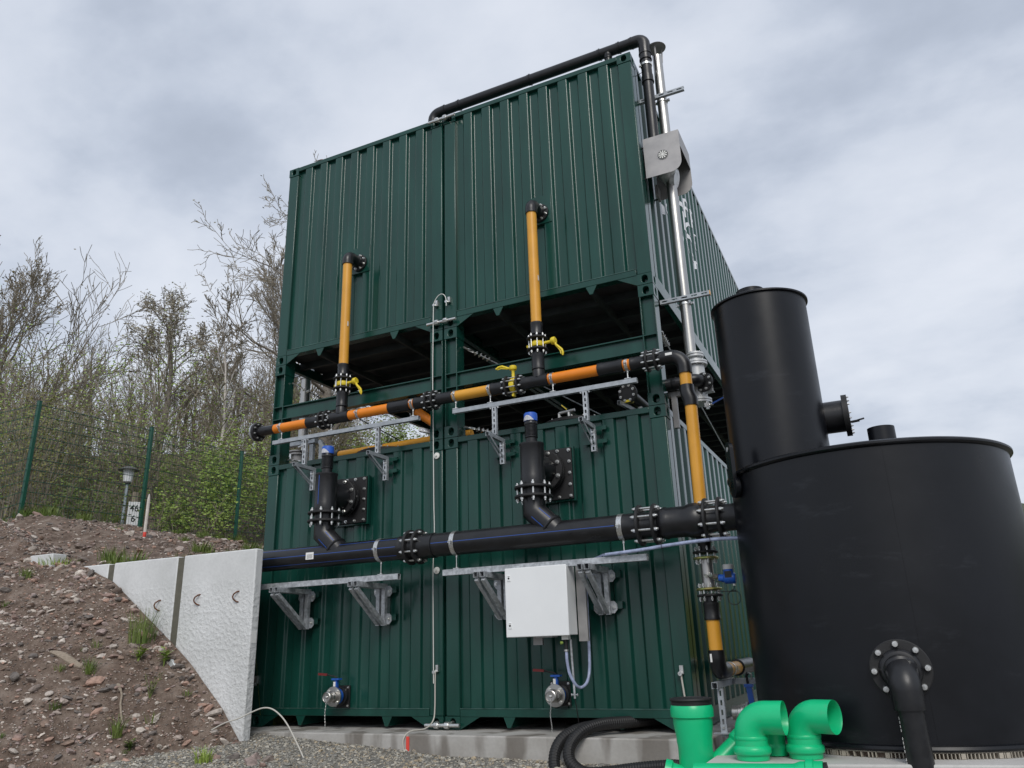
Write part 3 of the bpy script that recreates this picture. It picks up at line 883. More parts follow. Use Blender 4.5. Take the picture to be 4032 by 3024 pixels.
def clamp(pos, ax, r, base, label, group, w=0.03):
    """split pipe clamp: two band halves with ear bolts, threaded stud and foot plate on the rail"""
    pos = Vector(pos); base = Vector(base)
    t = thing('pipe_clamp', label, 'pipe clamp', pos, group)
    u, v, d = frame(ax)
    dn = (base-pos).normalized()
    part(MB().lathe([(r, -w/2), (r+0.005, -w/2), (r+0.005, w/2), (r, w/2)], pos, ax, 32, loop=True), 'band', M['zinc'], t)
    sx = Vector(ax).normalized().cross(dn).normalized()
    for s_ in (-1, 1):
        c = pos+sx*s_*(r+0.016)
        mb_ = MB().obox(c+dn*0.006, 0.016, 0.0025, w*0.4, Matrix((sx, dn, Vector(ax).normalized())).transposed())
        mb_.obox(c-dn*0.006, 0.016, 0.0025, w*0.4, Matrix((sx, dn, Vector(ax).normalized())).transposed())
        mb_.cyl(c-dn*0.022, c+dn*0.022, 0.005, 8)
        part(mb_, 'ear_bolt', M['zinc'], t)
    mb_ = MB().cyl(pos+dn*(r+0.003), base, 0.0055, 8).cyl(pos+dn*(r+0.003), pos+dn*(r+0.025), 0.011, 6).cyl(base-dn*0.016, base-dn*0.006, 0.011, 6)
    part(mb_, 'stud', M['zinc'], t)
    part(MB().obox(base-dn*0.003, 0.03, 0.018, 0.003), 'foot_plate', M['zinc'], t)
    return t
def strut_rail(mb_, a, b, size=0.041, up=(0, 0, 1)):
    """C channel: three walls and two lips, open at the bottom"""
    a = Vector(a); b = Vector(b); d = (b-a).normalized(); u = Vector(up)
    sx = d.cross(u).normalized(); h = size/2; th = 0.0035
    def pl(off, w, hh):
        mb_.bar(a+off, b+off, w, hh, up)
    pl(u*(h-th/2), size, th)
    pl(sx*(h-th/2)-u*(th/2), th, size-th); pl(-sx*(h-th/2)-u*(th/2), th, size-th)
    pl(sx*(h-0.008)-u*(h-th/2), 0.009, th); pl(-sx*(h-0.008)-u*(h-th/2), 0.009, th)
def slotted(mb_, a, b, w, face, n, th=0.003, slot=0.3, dpt=0.02):
    """slotted channel: web with real slots facing `face`, and two side walls"""
    a = Vector(a); b = Vector(b); d = (b-a); L = d.length; d.normalize(); f = Vector(face).normalized()
    sx = d.cross(f).normalized(); hw = w/2; sw = w*0.17
    for s_ in (-1, 1):
        c = sx*s_*(hw+sw)/2
        mb_.bar(a+c, b+c, hw-sw, th, f)
        mb_.bar(a+sx*s_*(hw-th/2)-f*dpt, b+sx*s_*(hw-th/2)-f*dpt, th, dpt*2-th*1.2, f)
    seg = L/n
    for k in range(n+1):
        lo = max(0, k*seg-seg*(1-slot*1.9)/2); hi = min(L, k*seg+seg*(1-slot*1.9)/2)
        mb_.bar(a+d*lo, a+d*hi, 2*sw, th, f)

Y1, ZM = -0.24, 3.268
# ------------------------------------------------------------------ gas header pipe across the front
hd = thing('gas_header_pipe', 'horizontal orange and yellow gas pipe with black couplings across the front of the stack', 'gas pipe', (-2.4, Y1, ZM))
P = lambda x: (x, Y1, ZM)
part(MB().lathe([(0.03, 0), (0.104, 0), (0.11, 0.006), (0.11, 0.022), (0.0, 0.024)], (-2.475, Y1, ZM), (1, 0, 0), 32), 'end_cover', M['galv'], hd)
p_ = part(MB().ring((-2.425, Y1, ZM), (1, 0, 0), 0.110, 0.05, 0.03), 'flange_ring', M['black_matt'], hd)
studs(p_, (-2.44, Y1, ZM), (1, 0, 0), 0.088, 8, 0.11, 0.0065)
coupling(hd, P(-2.41), P(-2.16), 0.058)
pipe_seg(hd, P(-2.17), P(-1.66), 0.055, 'orange')
coupling(hd, P(-1.675), P(-1.50), 0.068)
coupling(hd, P(-1.50), P(-1.36), 0.058)
flange_pair(hd, P(-1.463), P(-1.385), 0.110, 0.055, 0.022, 8)
def tee(root, xc, x0, x1):
    mb_ = MB().lathe([(0.056, 0), (0.067, 0.006), (0.067, 0.09), (0.064, 0.1), (0.064, x1-x0-0.1), (0.067, x1-x0-0.09), (0.067, x1-x0-0.006), (0.056, x1-x0)], P(x0), (1, 0, 0), 28)
    mb_.lathe([(0.062, 0.03), (0.062, 0.105), (0.056, 0.12)], P(xc), (0, 0, 1), 28)
    part(mb_, 'tee', M['black'], root)
tee(hd, -1.205, -1.36, -1.08)
pipe_seg(hd, P(-1.09), P(-0.53), 0.055, 'orange')
coupling(hd, P(-0.545), P(-0.272), 0.068)
pipe_seg(hd, P(-0.28), P(-0.205), 0.055, 'orange')
coupling(hd, P(-0.215), P(-0.05), 0.066)
coupling(hd, P(-0.06), P(0.06), 0.057)
flange_pair(hd, P(-0.045), P(0.035), 0.110, 0.055, 0.022, 8)
coupling(hd, P(0.06), P(0.262), 0.064)
pipe_seg(hd, P(0.25), P(0.73), 0.055, 'yellow')
coupling(hd, P(0.72), P(0.865), 0.068)
coupling(hd, P(0.86), P(0.935), 0.057)
flange_pair(hd, P(0.903), P(1.035), 0.110, 0.05, 0.02, 8)
tee(hd, 1.252, 1.055, 1.362)
pipe_seg(hd, P(1.35), P(1.90), 0.055, 'orange')
coupling(hd, P(1.885), P(2.142), 0.068)
pipe_seg(hd, P(2.13), P(2.215), 0.055, 'orange')
coupling(hd, P(2.212), P(2.36), 0.066)
coupling(hd, P(2.35), P(2.50), 0.057)
flange_pair(hd, P(2.382), P(2.465), 0.110, 0.055, 0.022, 8)
el = [P(2.49), P(2.53)]+arc((2.722, Y1, ZM), (1, 0, 0), (0, 0, -1), 0.13, 8)+[(2.722, Y1, 3.08)]
part(MB().tube(el, 0.0665, 26), 'elbow', M['black'], hd)
part(MB().obox((2.60, Y1-0.066, ZM+0.01), 0.032, 0.0015, 0.012), 'sticker', M['sticker'], hd)

# ------------------------------------------------------------------ gas drop pipe at the right corner
dp = thing('gas_drop_pipe', 'vertical yellow gas pipe coming down at the right corner and turning along the container side', 'gas pipe', (2.725, Y1, 0.5))
XD = 2.725
pipe_seg(dp, (2.722, Y1, 3.085), (2.722, Y1, 2.93), 0.055)
part(MB().tube([(2.722, Y1, 2.965), (2.722, Y1, 2.90), (2.732, Y1, 2.86), (2.744, Y1, 2.82), (2.744, Y1, 2.765)], [0.064, 0.067, 0.069, 0.067, 0.064], 24), 'offset_coupling', M['black'], dp)
pipe_seg(dp, (2.742, Y1, 2.78), (XD, Y1, 1.62), 0.055)
coupling(dp, (XD, Y1, 1.70), (XD, Y1, 1.53), 0.068)
coupling(dp, (XD, Y1, 1.54), (XD, Y1, 1.44), 0.058)
coupling(dp, (XD, Y1, 1.10), (XD, Y1, 1.03), 0.058)
coupling(dp, (XD, Y1, 1.04), (XD, Y1, 0.895), 0.068)
pipe_seg(dp, (XD, Y1, 0.91), (XD, Y1, 0.64), 0.055)
part(MB().tube([(XD, Y1, 0.66), (XD, Y1, 0.62)]+arc((XD, Y1, 0.495), (0, 0, -1), (0, 1, 0), 0.11, 8)+[(XD, 0.05, 0.495)], 0.0665, 26), 'elbow', M['black'], dp)
pipe_seg(dp, (XD, 0.04, 0.495), (XD, 0.62, 0.495), 0.055)
coupling(dp, (XD, 0.60, 0.495), (XD, 1.28, 0.495), 0.072)
pipe_seg(dp, (XD, 1.26, 0.495), (XD, 3.0, 0.495), 0.055)
part(MB().obox((XD-0.035, Y1-0.06, 0.60), 0.008, 0.0015, 0.032), 'sticker', M['sticker'], dp)

fm = thing('flow_meter', 'stainless measuring tube with a blue transmitter on the drop pipe beside the tank', 'flow meter', (XD, Y1, 1.15))
part(MB().cyl((XD, Y1, 1.39), (XD, Y1, 1.155), 0.052, 26), 'measuring_tube', M['steel'], fm)
flange_pair(fm, (XD, Y1, 1.452), (XD, Y1, 1.402), 0.108, 0.05, 0.02, 8, 0.006, mats=(M['black_matt'], M['chromate']))
flange_pair(fm, (XD, Y1, 1.146), (XD, Y1, 1.095), 0.108, 0.05, 0.02, 8, 0.006, mats=(M['chromate'], M['black_matt']))
mb = MB()
for s_ in (-1, 1):
    mb.cyl((XD+0.01+s_*0.018, Y1-0.045, 1.265+0.005*s_), (XD+0.022+s_*0.018, Y1-0.085, 1.25), 0.014, 12)
part(mb, 'sensor_pair', M['zinc'], fm)
mb = MB().cyl((2.785, -0.27, 1.245), (2.83, -0.30, 1.24), 0.022, 14)
part(mb, 'sensor_neck', M['steel'], fm)
mb = MB().lathe([(0.028, 0), (0.032, 0.01), (0.032, 0.04), (0.045, 0.055), (0.045, 0.13), (0.038, 0.14)], (2.825, -0.30, 1.225), (1, 0, -0.05), 22)
mb.lathe([(0.041, -0.02), (0.041, 0.075)], (2.91, -0.30, 1.22), (0, 0, 1), 22)
b_ = part(mb, 'transmitter', M['blue'], fm)
part(MB().lathe([(0.044, 0.0), (0.044, 0.035), (0.040, 0.04)], (2.91, -0.30, 1.293), (0, 0, 1), 22), 'cover', M['cabinet_gray'], b_)
part(MB().obox((2.912, -0.342, 1.25), 0.028, 0.004, 0.026), 'display', M['ink'], b_)
part(MB().cyl((2.945, -0.30, 1.185), (2.945, -0.30, 1.16), 0.011, 10), 'cable_gland', M['white_cord'], b_)
pts = [(2.945, -0.30, 1.16), (2.94, -0.30, 1.135), (2.925, -0.30, 1.125)]+[(2.935+0.052*math.cos(a), -0.31, 1.065+0.058*math.sin(a)) for a in np.linspace(1.6, 1.6+6.28*1.9, 34)]
part(MB().tube(pts+[(2.90, -0.30, 1.115), (2.82, -0.33, 1.118), (2.76, -0.355, 1.13), (2.68, -0.345, 1.09), (2.665, -0.32, 1.04), (2.66, -0.31, 0.95)], 0.0035, 6), 'cable', M['ink'], fm)
part(MB().tube([(2.74, -0.325, 1.25), (2.76, -0.33, 1.225), (2.80, -0.33, 1.205), (2.85, -0.32, 1.195)], 0.0035, 6), 'cable', M['ink'], fm)

# ------------------------------------------------------------------ gas risers
def riser(x, label, sk):
    t = thing('gas_riser_pipe', label, 'gas pipe', (x, Y1, 3.4), 'yellow gas risers on the upper containers')
    top = 5.325
    pts = [(x, Y1, 5.20), (x, Y1, 5.235)]+arc((x, Y1, top), (0, 0, 1), (0, 1, 0), 0.075, 8)+[(x, -0.09, top)]
    part(MB().tube(pts, 0.0665, 26), 'elbow', M['black'], t)
    part(MB().lathe([(0.056, 0), (0.07, 0.005), (0.07, 0.04), (0.075, 0.05)], (x, -0.095, top), (0, 1, 0), 26), 'spigot', M['black'], t)
    p = part(MB().lathe([(0.05, 0), (0.105, 0), (0.11, 0.005), (0.11, 0.025), (0.05, 0.025)], (x, -0.032, top), (0, 1, 0), 30), 'wall_flange', M['black_matt'], t)
    heads(p, (x, -0.031, top), (0, -1, 0), 0.09, 8, 0.0105, 0.028)
    pipe_seg(t, (x, Y1, 3.895), (x, Y1, 5.215), 0.055)
    coupling(t, (x, Y1, 3.905), (x, Y1, 3.765), 0.0675)
    coupling(t, (x, Y1, 3.775), (x, Y1, 3.70), 0.058)
    flange_pair(t, (x, Y1, 3.722), (x, Y1, 3.60), 0.110, 0.05, 0.02, 8)
    coupling(t, (x, Y1, 3.615), (x, Y1, 3.55), 0.058)
    coupling(t, (x, Y1, 3.56), (x, Y1, 3.385), 0.0675)
    part(MB().obox((x+0.055, Y1-0.02, 4.40), 0.0015, 0.010, 0.03), 'sticker', M['sticker'], t)
    return t
riser(-1.20, 'left yellow gas riser with a black elbow on the upper left container', 0)
riser(1.252, 'right yellow gas riser with a black elbow on the upper right container', 1)

# ------------------------------------------------------------------ yellow butterfly valves
def bvalve(c, ax, neck, lev, label):
    c = Vector(c); ax = Vector(ax); nk = Vector(neck).normalized(); lv = Vector(lev).normalized()
    t = thing('butterfly_valve', label, 'valve', c, 'yellow butterfly valves of the gas pipes')
    mb_ = MB().lathe([(0.05, -0.027), (0.068, -0.027), (0.074, -0.015), (0.074, 0.015), (0.068, 0.027), (0.05, 0.027)], c, ax, 30, loop=True)
    mb_.cyl(c-nk*0.07, c-nk*0.115, 0.014, 12)
    mb_.obox(c-nk*0.105, 0.012, 0.022, 0.012)
    part(mb_, 'valve_body', M['valve'], t)
    mb_ = MB().lathe([(0.024, 0.06), (0.017, 0.09), (0.016, 0.15), (0.022, 0.165), (0.036, 0.17), (0.040, 0.178), (0.040, 0.205), (0.034, 0.212)], c, nk, 20)
    part(mb_, 'neck', M['valve'], t)
    o = c+nk*0.192
    sd_ = nk.cross(lv).normalized()
    pts = [o+lv*0.02, o+lv*0.05+nk*0.002, o+lv*0.085+nk*0.018, o+lv*0.12+nk*0.034, o+lv*0.16+nk*0.03, o+lv*0.19+nk*0.012]
    pts2 = [o+lv*0.06, o+lv*0.09+nk*0.004, o+lv*0.13+nk*0.012, o+lv*0.17+nk*0.004]
    mb_ = MB().tube(pts, [0.012, 0.012, 0.0125, 0.0125, 0.0115, 0.009], 10).tube(pts2, [0.010, 0.006, 0.006, 0.005], 8)
    part(mb_, 'lever', M['valve'], t)
    return t
bvalve((-1.20, Y1, 3.66), (0, 0, 1), (1, -0.12, 0), (0.45, 0, -1), 'yellow valve with hanging lever at the foot of the left riser')
bvalve((1.252, Y1, 3.66), (0, 0, 1), (1, -0.12, 0), (0.45, 0, -1), 'yellow valve with hanging lever at the foot of the right riser')
bvalve((0.969, Y1, ZM), (1, 0, 0), (0, 0, 1), (-1, -0.1, 0), 'yellow valve with its lever on top, in the horizontal header pipe')

# ------------------------------------------------------------------ header pipe rails, brackets, clamps
def upper_rail(xa, xb, posts, label):
    t = thing('support_rail', label, 'support rail', ((xa+xb)/2, Y1, 3.09), 'grey rails carrying the gas header pipe')
    mb_ = MB(); strut_rail(mb_, (xa, Y1, 3.097), (xb, Y1, 3.097), 0.044)
    part(mb_, 'channel', M['strut'], t)
    for px in posts:
        mb_ = MB(); slotted(mb_, (px, Y1-0.018, 2.778), (px, Y1-0.018, 3.074), 0.046, (0, -1, 0), 5)
        mb_.obox((px, Y1+0.003, 3.071), 0.055, 0.022, 0.0025)
        for s_ in (-1, 1): mb_.cyl((px+s_*0.042, Y1-0.01, 3.056), (px+s_*0.042, Y1-0.01, 3.069), 0.009, 6)
        part(mb_, 'slotted_post', M['galv'], t)
    return t
UB = (-1.695, -0.69, 0.745, 1.735)
upper_rail(-2.175, -0.16, UB[:2], 'left grey steel rail under the orange part of the gas header')
upper_rail(0.26, 2.264, UB[2:], 'right grey steel rail under the yellow valve and header')
def upper_bracket(x, label):
    t = thing('wall_bracket', label, 'bracket', (x, -0.05, 2.6), 'small grey brackets at the top of the lower containers')
    mb_ = MB(); strut_rail(mb_, (x, -0.055, 2.752), (x, -0.42, 2.752), 0.04)
    part(mb_, 'arm', M['strut'], t)
    mb_ = MB(); slotted(mb_, (x, -0.098, 2.505), (x, -0.098, 2.73), 0.05, (0, -1, 0), 4)
    part(mb_, 'slotted_post', M['galv'], t)
    for s_ in (-1, 1):
        part(MB().bar((x+s_*0.017, -0.395, 2.738), (x+s_*0.017, -0.105, 2.575), 0.005, 0.020), 'brace', M['strut'], t)
    for zz in (2.757, 2.625):
        mb_ = MB().box(x-0.125, x+0.125, -0.052, -0.012, zz-0.003, zz+0.003).box(x-0.125, x+0.125, -0.052, -0.047, zz-0.036, zz-0.003)
        part(mb_, 'mounting_rail', G, t)
    part(MB().cyl((x, -0.10, 2.695), (x, -0.118, 2.695), 0.011, 6), 'bolt', M['zinc'], t)
    return t
for x, l in zip(UB, ('small bracket under the far left post of the gas header rail', 'small bracket between the left standpipe and the centre cord', 'small bracket left of the right standpipe', 'small bracket right of the right standpipe near the container corner')):
    upper_bracket(x, l)
for x, l in ((-2.06, 'pipe clamp next to the blind end flange of the header'), (-1.335, 'pipe clamp on the black tee under the left riser'), (-0.957, 'pipe clamp on orange pipe right of the left tee'),
             (-0.24, 'pipe clamp on the short orange piece left of the centre posts'), (0.29, 'pipe clamp at the left end of the yellow header piece'), (0.70, 'pipe clamp at the right end of the yellow header piece'),
             (1.40, 'pipe clamp on orange pipe right of the right tee'), (2.175, 'pipe clamp on the last short orange piece before the corner flange')):
    clamp((x, Y1, ZM), (1, 0, 0), 0.0555, (x, Y1, 3.125), l, 'small pipe clamps on the gas header')

# ------------------------------------------------------------------ black main pipe
Y2, ZP = -0.42, 1.704
mp_ = thing('drain_main_pipe', 'thick black main pipe with thin blue stripes running across the lower containers to the tank', 'main pipe', (0.3, Y2, ZP))
Q = lambda x: (x, Y2, ZP)
RP = 0.1125
pipe_seg(mp_, Q(-2.75), Q(-0.235), RP, 'black', n=36)
coupling(mp_, Q(-0.245), Q(-0.12), 0.122)
coupling(mp_, Q(-0.13), Q(-0.02), 0.1135, 'stub_end')
flange_pair(mp_, Q(-0.130), Q(-0.028), 0.172, 0.112, 0.028, 8, 0.0095)
coupling(mp_, Q(-0.03), Q(0.155), 0.122)
pipe_seg(mp_, Q(0.15), Q(2.05), RP, 'black', n=36)
coupling(mp_, Q(2.04), Q(2.235), 0.1165)
coupling(mp_, Q(2.22), Q(2.40), 0.1135, 'stub_end')
flange_pair(mp_, Q(2.232), Q(2.368), 0.178, 0.112, 0.028, 8, 0.0095)
part(MB().lathe([(0.112, 0), (0.125, 0.01), (0.136, 0.045), (0.140, 0.06), (0.131, 0.085), (0.131, 0.20), (0.134, 0.235), (0.147, 0.27), (0.149, 0.33), (0.135, 0.36), (0.118, 0.40), (0.114, 0.42)], Q(2.40), (1, 0, 0), 36), 'reducer', M['black'], mp_)
coupling(mp_, Q(2.80), Q(2.95), 0.1135, 'stub_end')
flange_pair(mp_, Q(2.808), Q(2.925), 0.178, 0.112, 0.028, 8, 0.0095)
pipe_seg(mp_, Q(2.93), Q(3.12), 0.112, 'black', n=36)
def stripe(x0, x1, ang):
    c, s_ = math.cos(ang), math.sin(ang); r = RP+0.0006
    mb_ = MB(); hw = 0.026
    vs = []
    for a in (ang-hw, ang+hw):
        for x in (x0, x1): vs.append((x, Y2-r*math.cos(a), ZP+r*math.sin(a)))
    for a in (ang-hw, ang+hw):
        for x in (x0, x1): vs.append((x, Y2-(r-0.002)*math.cos(a), ZP+(r-0.002)*math.sin(a)))
    mb_.add(vs, [(0, 1, 3, 2), (4, 6, 7, 5), (0, 4, 5, 1), (2, 3, 7, 6), (0, 2, 6, 4), (1, 5, 7, 3)])
    part(mb_, 'blue_stripe', M['stripe'], mp_)
for x0, x1 in ((-2.2, -0.25), (0.16, 2.02)):
    stripe(x0, x1, 0.05)
for x0, x1 in ((-2.2, -0.25),):
    stripe(x0, x1, 0.85)
    stripe(x0, x1, -0.75)
mb = MB().obox((-1.305, Y2-0.114, 1.70), 0.05, 0.002, 0.036)
part(mb, 'paper_tag', M['sticker'], mp_, 'white printed paper tag on the black pipe')
for k in range(5):
    part(MB().obox((-1.305+0.004*(k % 2), Y2-0.1165, 1.722-0.011*k), 0.034, 0.0008, 0.0016), 'print_line', M['ink'], mp_) if k else None
for x, b_, l in ((-0.485, -0.455, 'large clamp on the black main pipe left of the centre flange'), (0.385, 0.405, 'large clamp on the black main pipe right of the centre flange'), (2.062, 2.075, 'large clamp on the black main pipe near the corner')):
    clamp((x, Y2, ZP), (1, 0, 0), RP+0.001, (x, Y2, 1.462), l, 'large clamps on the main pipe', 0.045)

# ------------------------------------------------------------------ standpipes with blue vent caps
def standpipe(x, label, lab_plate):
    t = thing('vent_standpipe', label, 'standpipe', (x, Y2, 1.9), 'black standpipes with blue vent caps')
    c = lambda z: (x, Y2, z)
    cap = part(MB().lathe([(0.058, 0), (0.066, 0.004), (0.067, 0.05), (0.064, 0.078), (0.056, 0.085), (0.0, 0.086)], c(2.80), (0, 0, 1), 28), 'vent_cap', M['blue_cap'], t)
    # pale curved grille window in the front of the cap
    mb_ = MB(); n = 14; vs = []
    for i in range(n+1):
        a = -0.95+1.9*i/n
        for z in (2.803, 2.803+0.05*max(0.02, math.cos(a*1.6))):
            vs.append((x+0.069*math.sin(a-0.12), Y2-0.069*math.cos(a-0.12), z))
    mb_.add(vs, [(2*i, 2*i+2, 2*i+3, 2*i+1) for i in range(n)])
    part(mb_, 'grille', M['white_mesh'], cap)
    pr = [(0.056, 0), (0.056, 0.045), (0.064, 0.055)]
    for k in range(9):
        pr += [(0.064, 0.06+k*0.013), (0.060, 0.064+k*0.013), (0.060, 0.069+k*0.013), (0.064, 0.073+k*0.013)]
    pr += [(0.066, 0.185), (0.066, 0.205), (0.06, 0.215)]
    part(MB().lathe(pr, c(2.585), (0, 0, 1), 28), 'neck', M['black'], t)
    part(MB().lathe([(0.117, 0), (0.119, 0.01), (0.119, 0.09), (0.1165, 0.1), (0.1165, 0.385), (0.121, 0.395), (0.121, 0.412), (0.055, 0.418)], c(2.165), (0, 0, 1), 36), 'body', M['black'], t)
    part(MB().cyl(c(2.18), c(2.03), 0.113, 32), 'stub_end', M['black'], t)
    flange_pair(t, c(2.150), c(2.062), 0.182, 0.112, 0.026, 8, 0.0095)
    # mitre bend into the main pipe
    a = Vector((x, Y2, 2.05)); b = Vector((x, Y2, 1.925)); d = Vector((0.70, 0, -0.64)).normalized()
    mb_ = MB()
    u = Vector((1, 0, 0)); v = Vector((0, 1, 0)); r = 0.108; n = 32
    rings = []
    half = (Vector((0, 0, -1))+d).normalized()
    for (ctr, ax_, nrm) in ((a, Vector((0, 0, -1)), None), (b, Vector((0, 0, -1)), half), (b+d*0.36, d, None)):
        rg = []
        for k in range(n):
            an = 2*math.pi*k/n
            if nrm is None and ax_.x == 0:
                p = ctr+u*r*math.cos(an)+v*r*math.sin(an)
            elif nrm is not None:
                p0 = u*r*math.cos(an)+v*r*math.sin(an)
                s_ = -(p0.dot(nrm))/(Vector((0, 0, -1)).dot(nrm))
                p = ctr+p0+Vector((0, 0, -1))*s_
            else:
                ux = Vector((d.z, 0, -d.x))*-1
                p = ctr+ux*r*math.cos(an)+v*r*math.sin(an)
            rg.append(p)
        rings.append(rg)
    mb_.add(sum(rings, []), [(i*n+k, i*n+(k+1) % n, (i+1)*n+(k+1) % n, (i+1)*n+k) for i in range(2) for k in range(n)])
    bend = part(mb_, 'mitre_bend', M['black'], t)
    ux = Vector((-d.z, 0, d.x))
    for an in (-1.9, -0.9, -2.9):
        off = ux*math.cos(an)*(r+0.001)+v*math.sin(an)*(r+0.001)
        if off.y < 0.05:
            part(MB().bar(b+d*0.05+off, b+d*0.20+off, 0.007, 0.003, off), 'blue_stripe', M['stripe'], bend)
    # weld bead where it meets the main pipe
    part(MB().lathe([(0.106, 0), (0.118, 0.005), (0.121, 0.02), (0.112, 0.03)], b+d*0.205, d, 32), 'weld_collar', M['black'], t)
    # branch back to the container wall
    zc = 2.36
    part(MB().lathe([(0.10, 0.0), (0.112, 0.04), (0.135, 0.10), (0.146, 0.16), (0.148, 0.21), (0.15, 0.30)], (x, Y2+0.06, zc), (0, 1, 0), 36), 'branch', M['black'], t)
    p = part(MB().lathe([(0.14, -0.015), (0.199, -0.015), (0.205, -0.009), (0.205, 0.013), (0.14, 0.013)], (x+0.0, -0.17, zc), (0, 1, 0), 40), 'flange_ring', M['black_matt'], t)
    heads(p, (x, -0.184, zc), (0, -1, 0), 0.176, 8, 0.0155, 0.032)
    p2 = part(MB().ring((x, -0.115, zc), (0, 1, 0), 0.205, 0.10, 0.028, 40), 'flange_ring', M['black_matt'], t)
    heads(p2, (x, -0.129, zc), (0, -1, 0), 0.186, 8, 0.007, 0.03, 0.39)
    part(MB().cyl((x, -0.10, zc), (x, -0.04, zc), 0.15, 32), 'spigot', M['black'], t)
    wp = part(MB().box(x-0.26, x+0.26, -0.052, -0.027, 2.082, 2.592), 'wall_plate', M['black_matt'], t, bev=0.004)
    ed = [(-0.235, z) for z in np.linspace(2.11, 2.565, 5)]+[(0.235, z) for z in np.linspace(2.11, 2.565, 5)]+[(xx, 2.568) for xx in (-0.115, 0.0, 0.115)]+[(xx, 2.106) for xx in (-0.115, 0.0, 0.115)]
    for (ex, ez) in ed:
        inst('wallbolt', head_mb(0.0125, 0.024), 'bolt', (x+ex, -0.052, ez), (0, -1, 0), wp, M['zinc'], spin=ex*9)
    part(MB().box(x-0.275, x+0.275, -0.027, 0.02, 2.065, 2.605), 'backing_frame', G, t)
    return t
s1 = standpipe(-1.222, 'left black standpipe with blue vent cap flanged to the lower left container', 0)
s2 = standpipe(1.222, 'right black standpipe with blue vent cap flanged to the lower right container', 1)
for z0, z1 in ((2.235, 2.548),):
    a = -0.25
    part(MB().bar((-1.222+0.1175*math.sin(a+0.2), Y2-0.1175*math.cos(a+0.2), z0), (-1.222+0.1175*math.sin(a+0.2), Y2-0.1175*math.cos(a+0.2), z1), 0.007, 0.003, (0, -1, 0)), 'blue_stripe', M['stripe'], s1)

# ------------------------------------------------------------------ lower rails, heavy brackets
def lower_rail(xa, xb, label):
    t = thing('support_rail', label, 'support rail', ((xa+xb)/2, Y2, 1.43), 'galvanised rails carrying the main pipe')
    mb_ = MB(); strut_rail(mb_, (xa, Y2, 1.431), (xb, Y2, 1.431), 0.055)
    part(mb_, 'channel', M['galv'], t)
    return t
lower_rail(-2.6, -0.267, 'left galvanised rail under the black main pipe, running behind the wall')
lower_rail(0.245, 2.265, 'right galvanised rail under the black main pipe, above the cabinet')
def lower_bracket(x, label):
    t = thing('wall_bracket', label, 'bracket', (x, -0.06, 1.0), 'large galvanised brackets on the lower containers')
    for s_ in (-1, 1):
        xo = x+s_*0.034
        mb_ = MB().box(xo-0.022, xo+0.022, -0.60, -0.06, 1.399, 1.402).box(xo-0.022, xo-0.019, -0.60, -0.06, 1.352, 1.399).box(xo+0.019, xo+0.022, -0.60, -0.06, 1.352, 1.399).box(xo-0.019, xo+0.019, -0.597, -0.06, 1.352, 1.355)
        part(mb_, 'arm', M['galv'], t)
        mb_ = MB().bar((xo, -0.575, 1.338), (xo, -0.105, 1.005), 0.036, 0.036, (0, 0, 1))
        part(mb_, 'diagonal', M['galv'], t)
        mb_ = MB().box(xo-0.020, xo+0.020, -0.112, -0.108, 0.985, 1.352).box(xo-0.022, xo-0.018, -0.108, -0.066, 0.985, 1.352).box(xo+0.018, xo+0.022, -0.108, -0.066, 0.985, 1.352)
        part(mb_, 'post', M['galv'], t)
    for zz in (1.325, 1.048):
        pl = part(MB().prism([(-0.085, -0.052), (0.085, -0.052), (0.112, -0.02), (0.112, 0.025), (0.085, 0.055), (-0.085, 0.055), (-0.112, 0.025), (-0.112, -0.02)], (x, -0.066, zz), (1, 0, 0), (0, 0, 1), (0, 1, 0), 0.007), 'mounting_plate', M['galv'], t)
        for s_ in (-1, 1):
            inst('brbolt', head_mb(0.013, 0.024), 'bolt', (x+s_*0.084, -0.066, zz), (0, -1, 0), pl, M['zinc'], spin=s_)
        mb_ = MB().box(x-0.16, x+0.16, -0.058, -0.012, zz+0.045, zz+0.05).box(x-0.16, x+0.16, -0.058, -0.053, zz-0.01, zz+0.045).box(x-0.15, x+0.15, -0.053, 0.0, zz-0.016, zz-0.01)
        part(mb_, 'mounting_rail', G, t)
    return t
LB = (-1.705, -0.70, 0.715, 1.735)
for x, l in zip(LB, ('large bracket nearest the concrete wall', 'large bracket left of the centre cord', 'large bracket half hidden at the left edge of the white cabinet', 'large bracket to the right of the white cabinet')):
    lower_bracket(x, l)

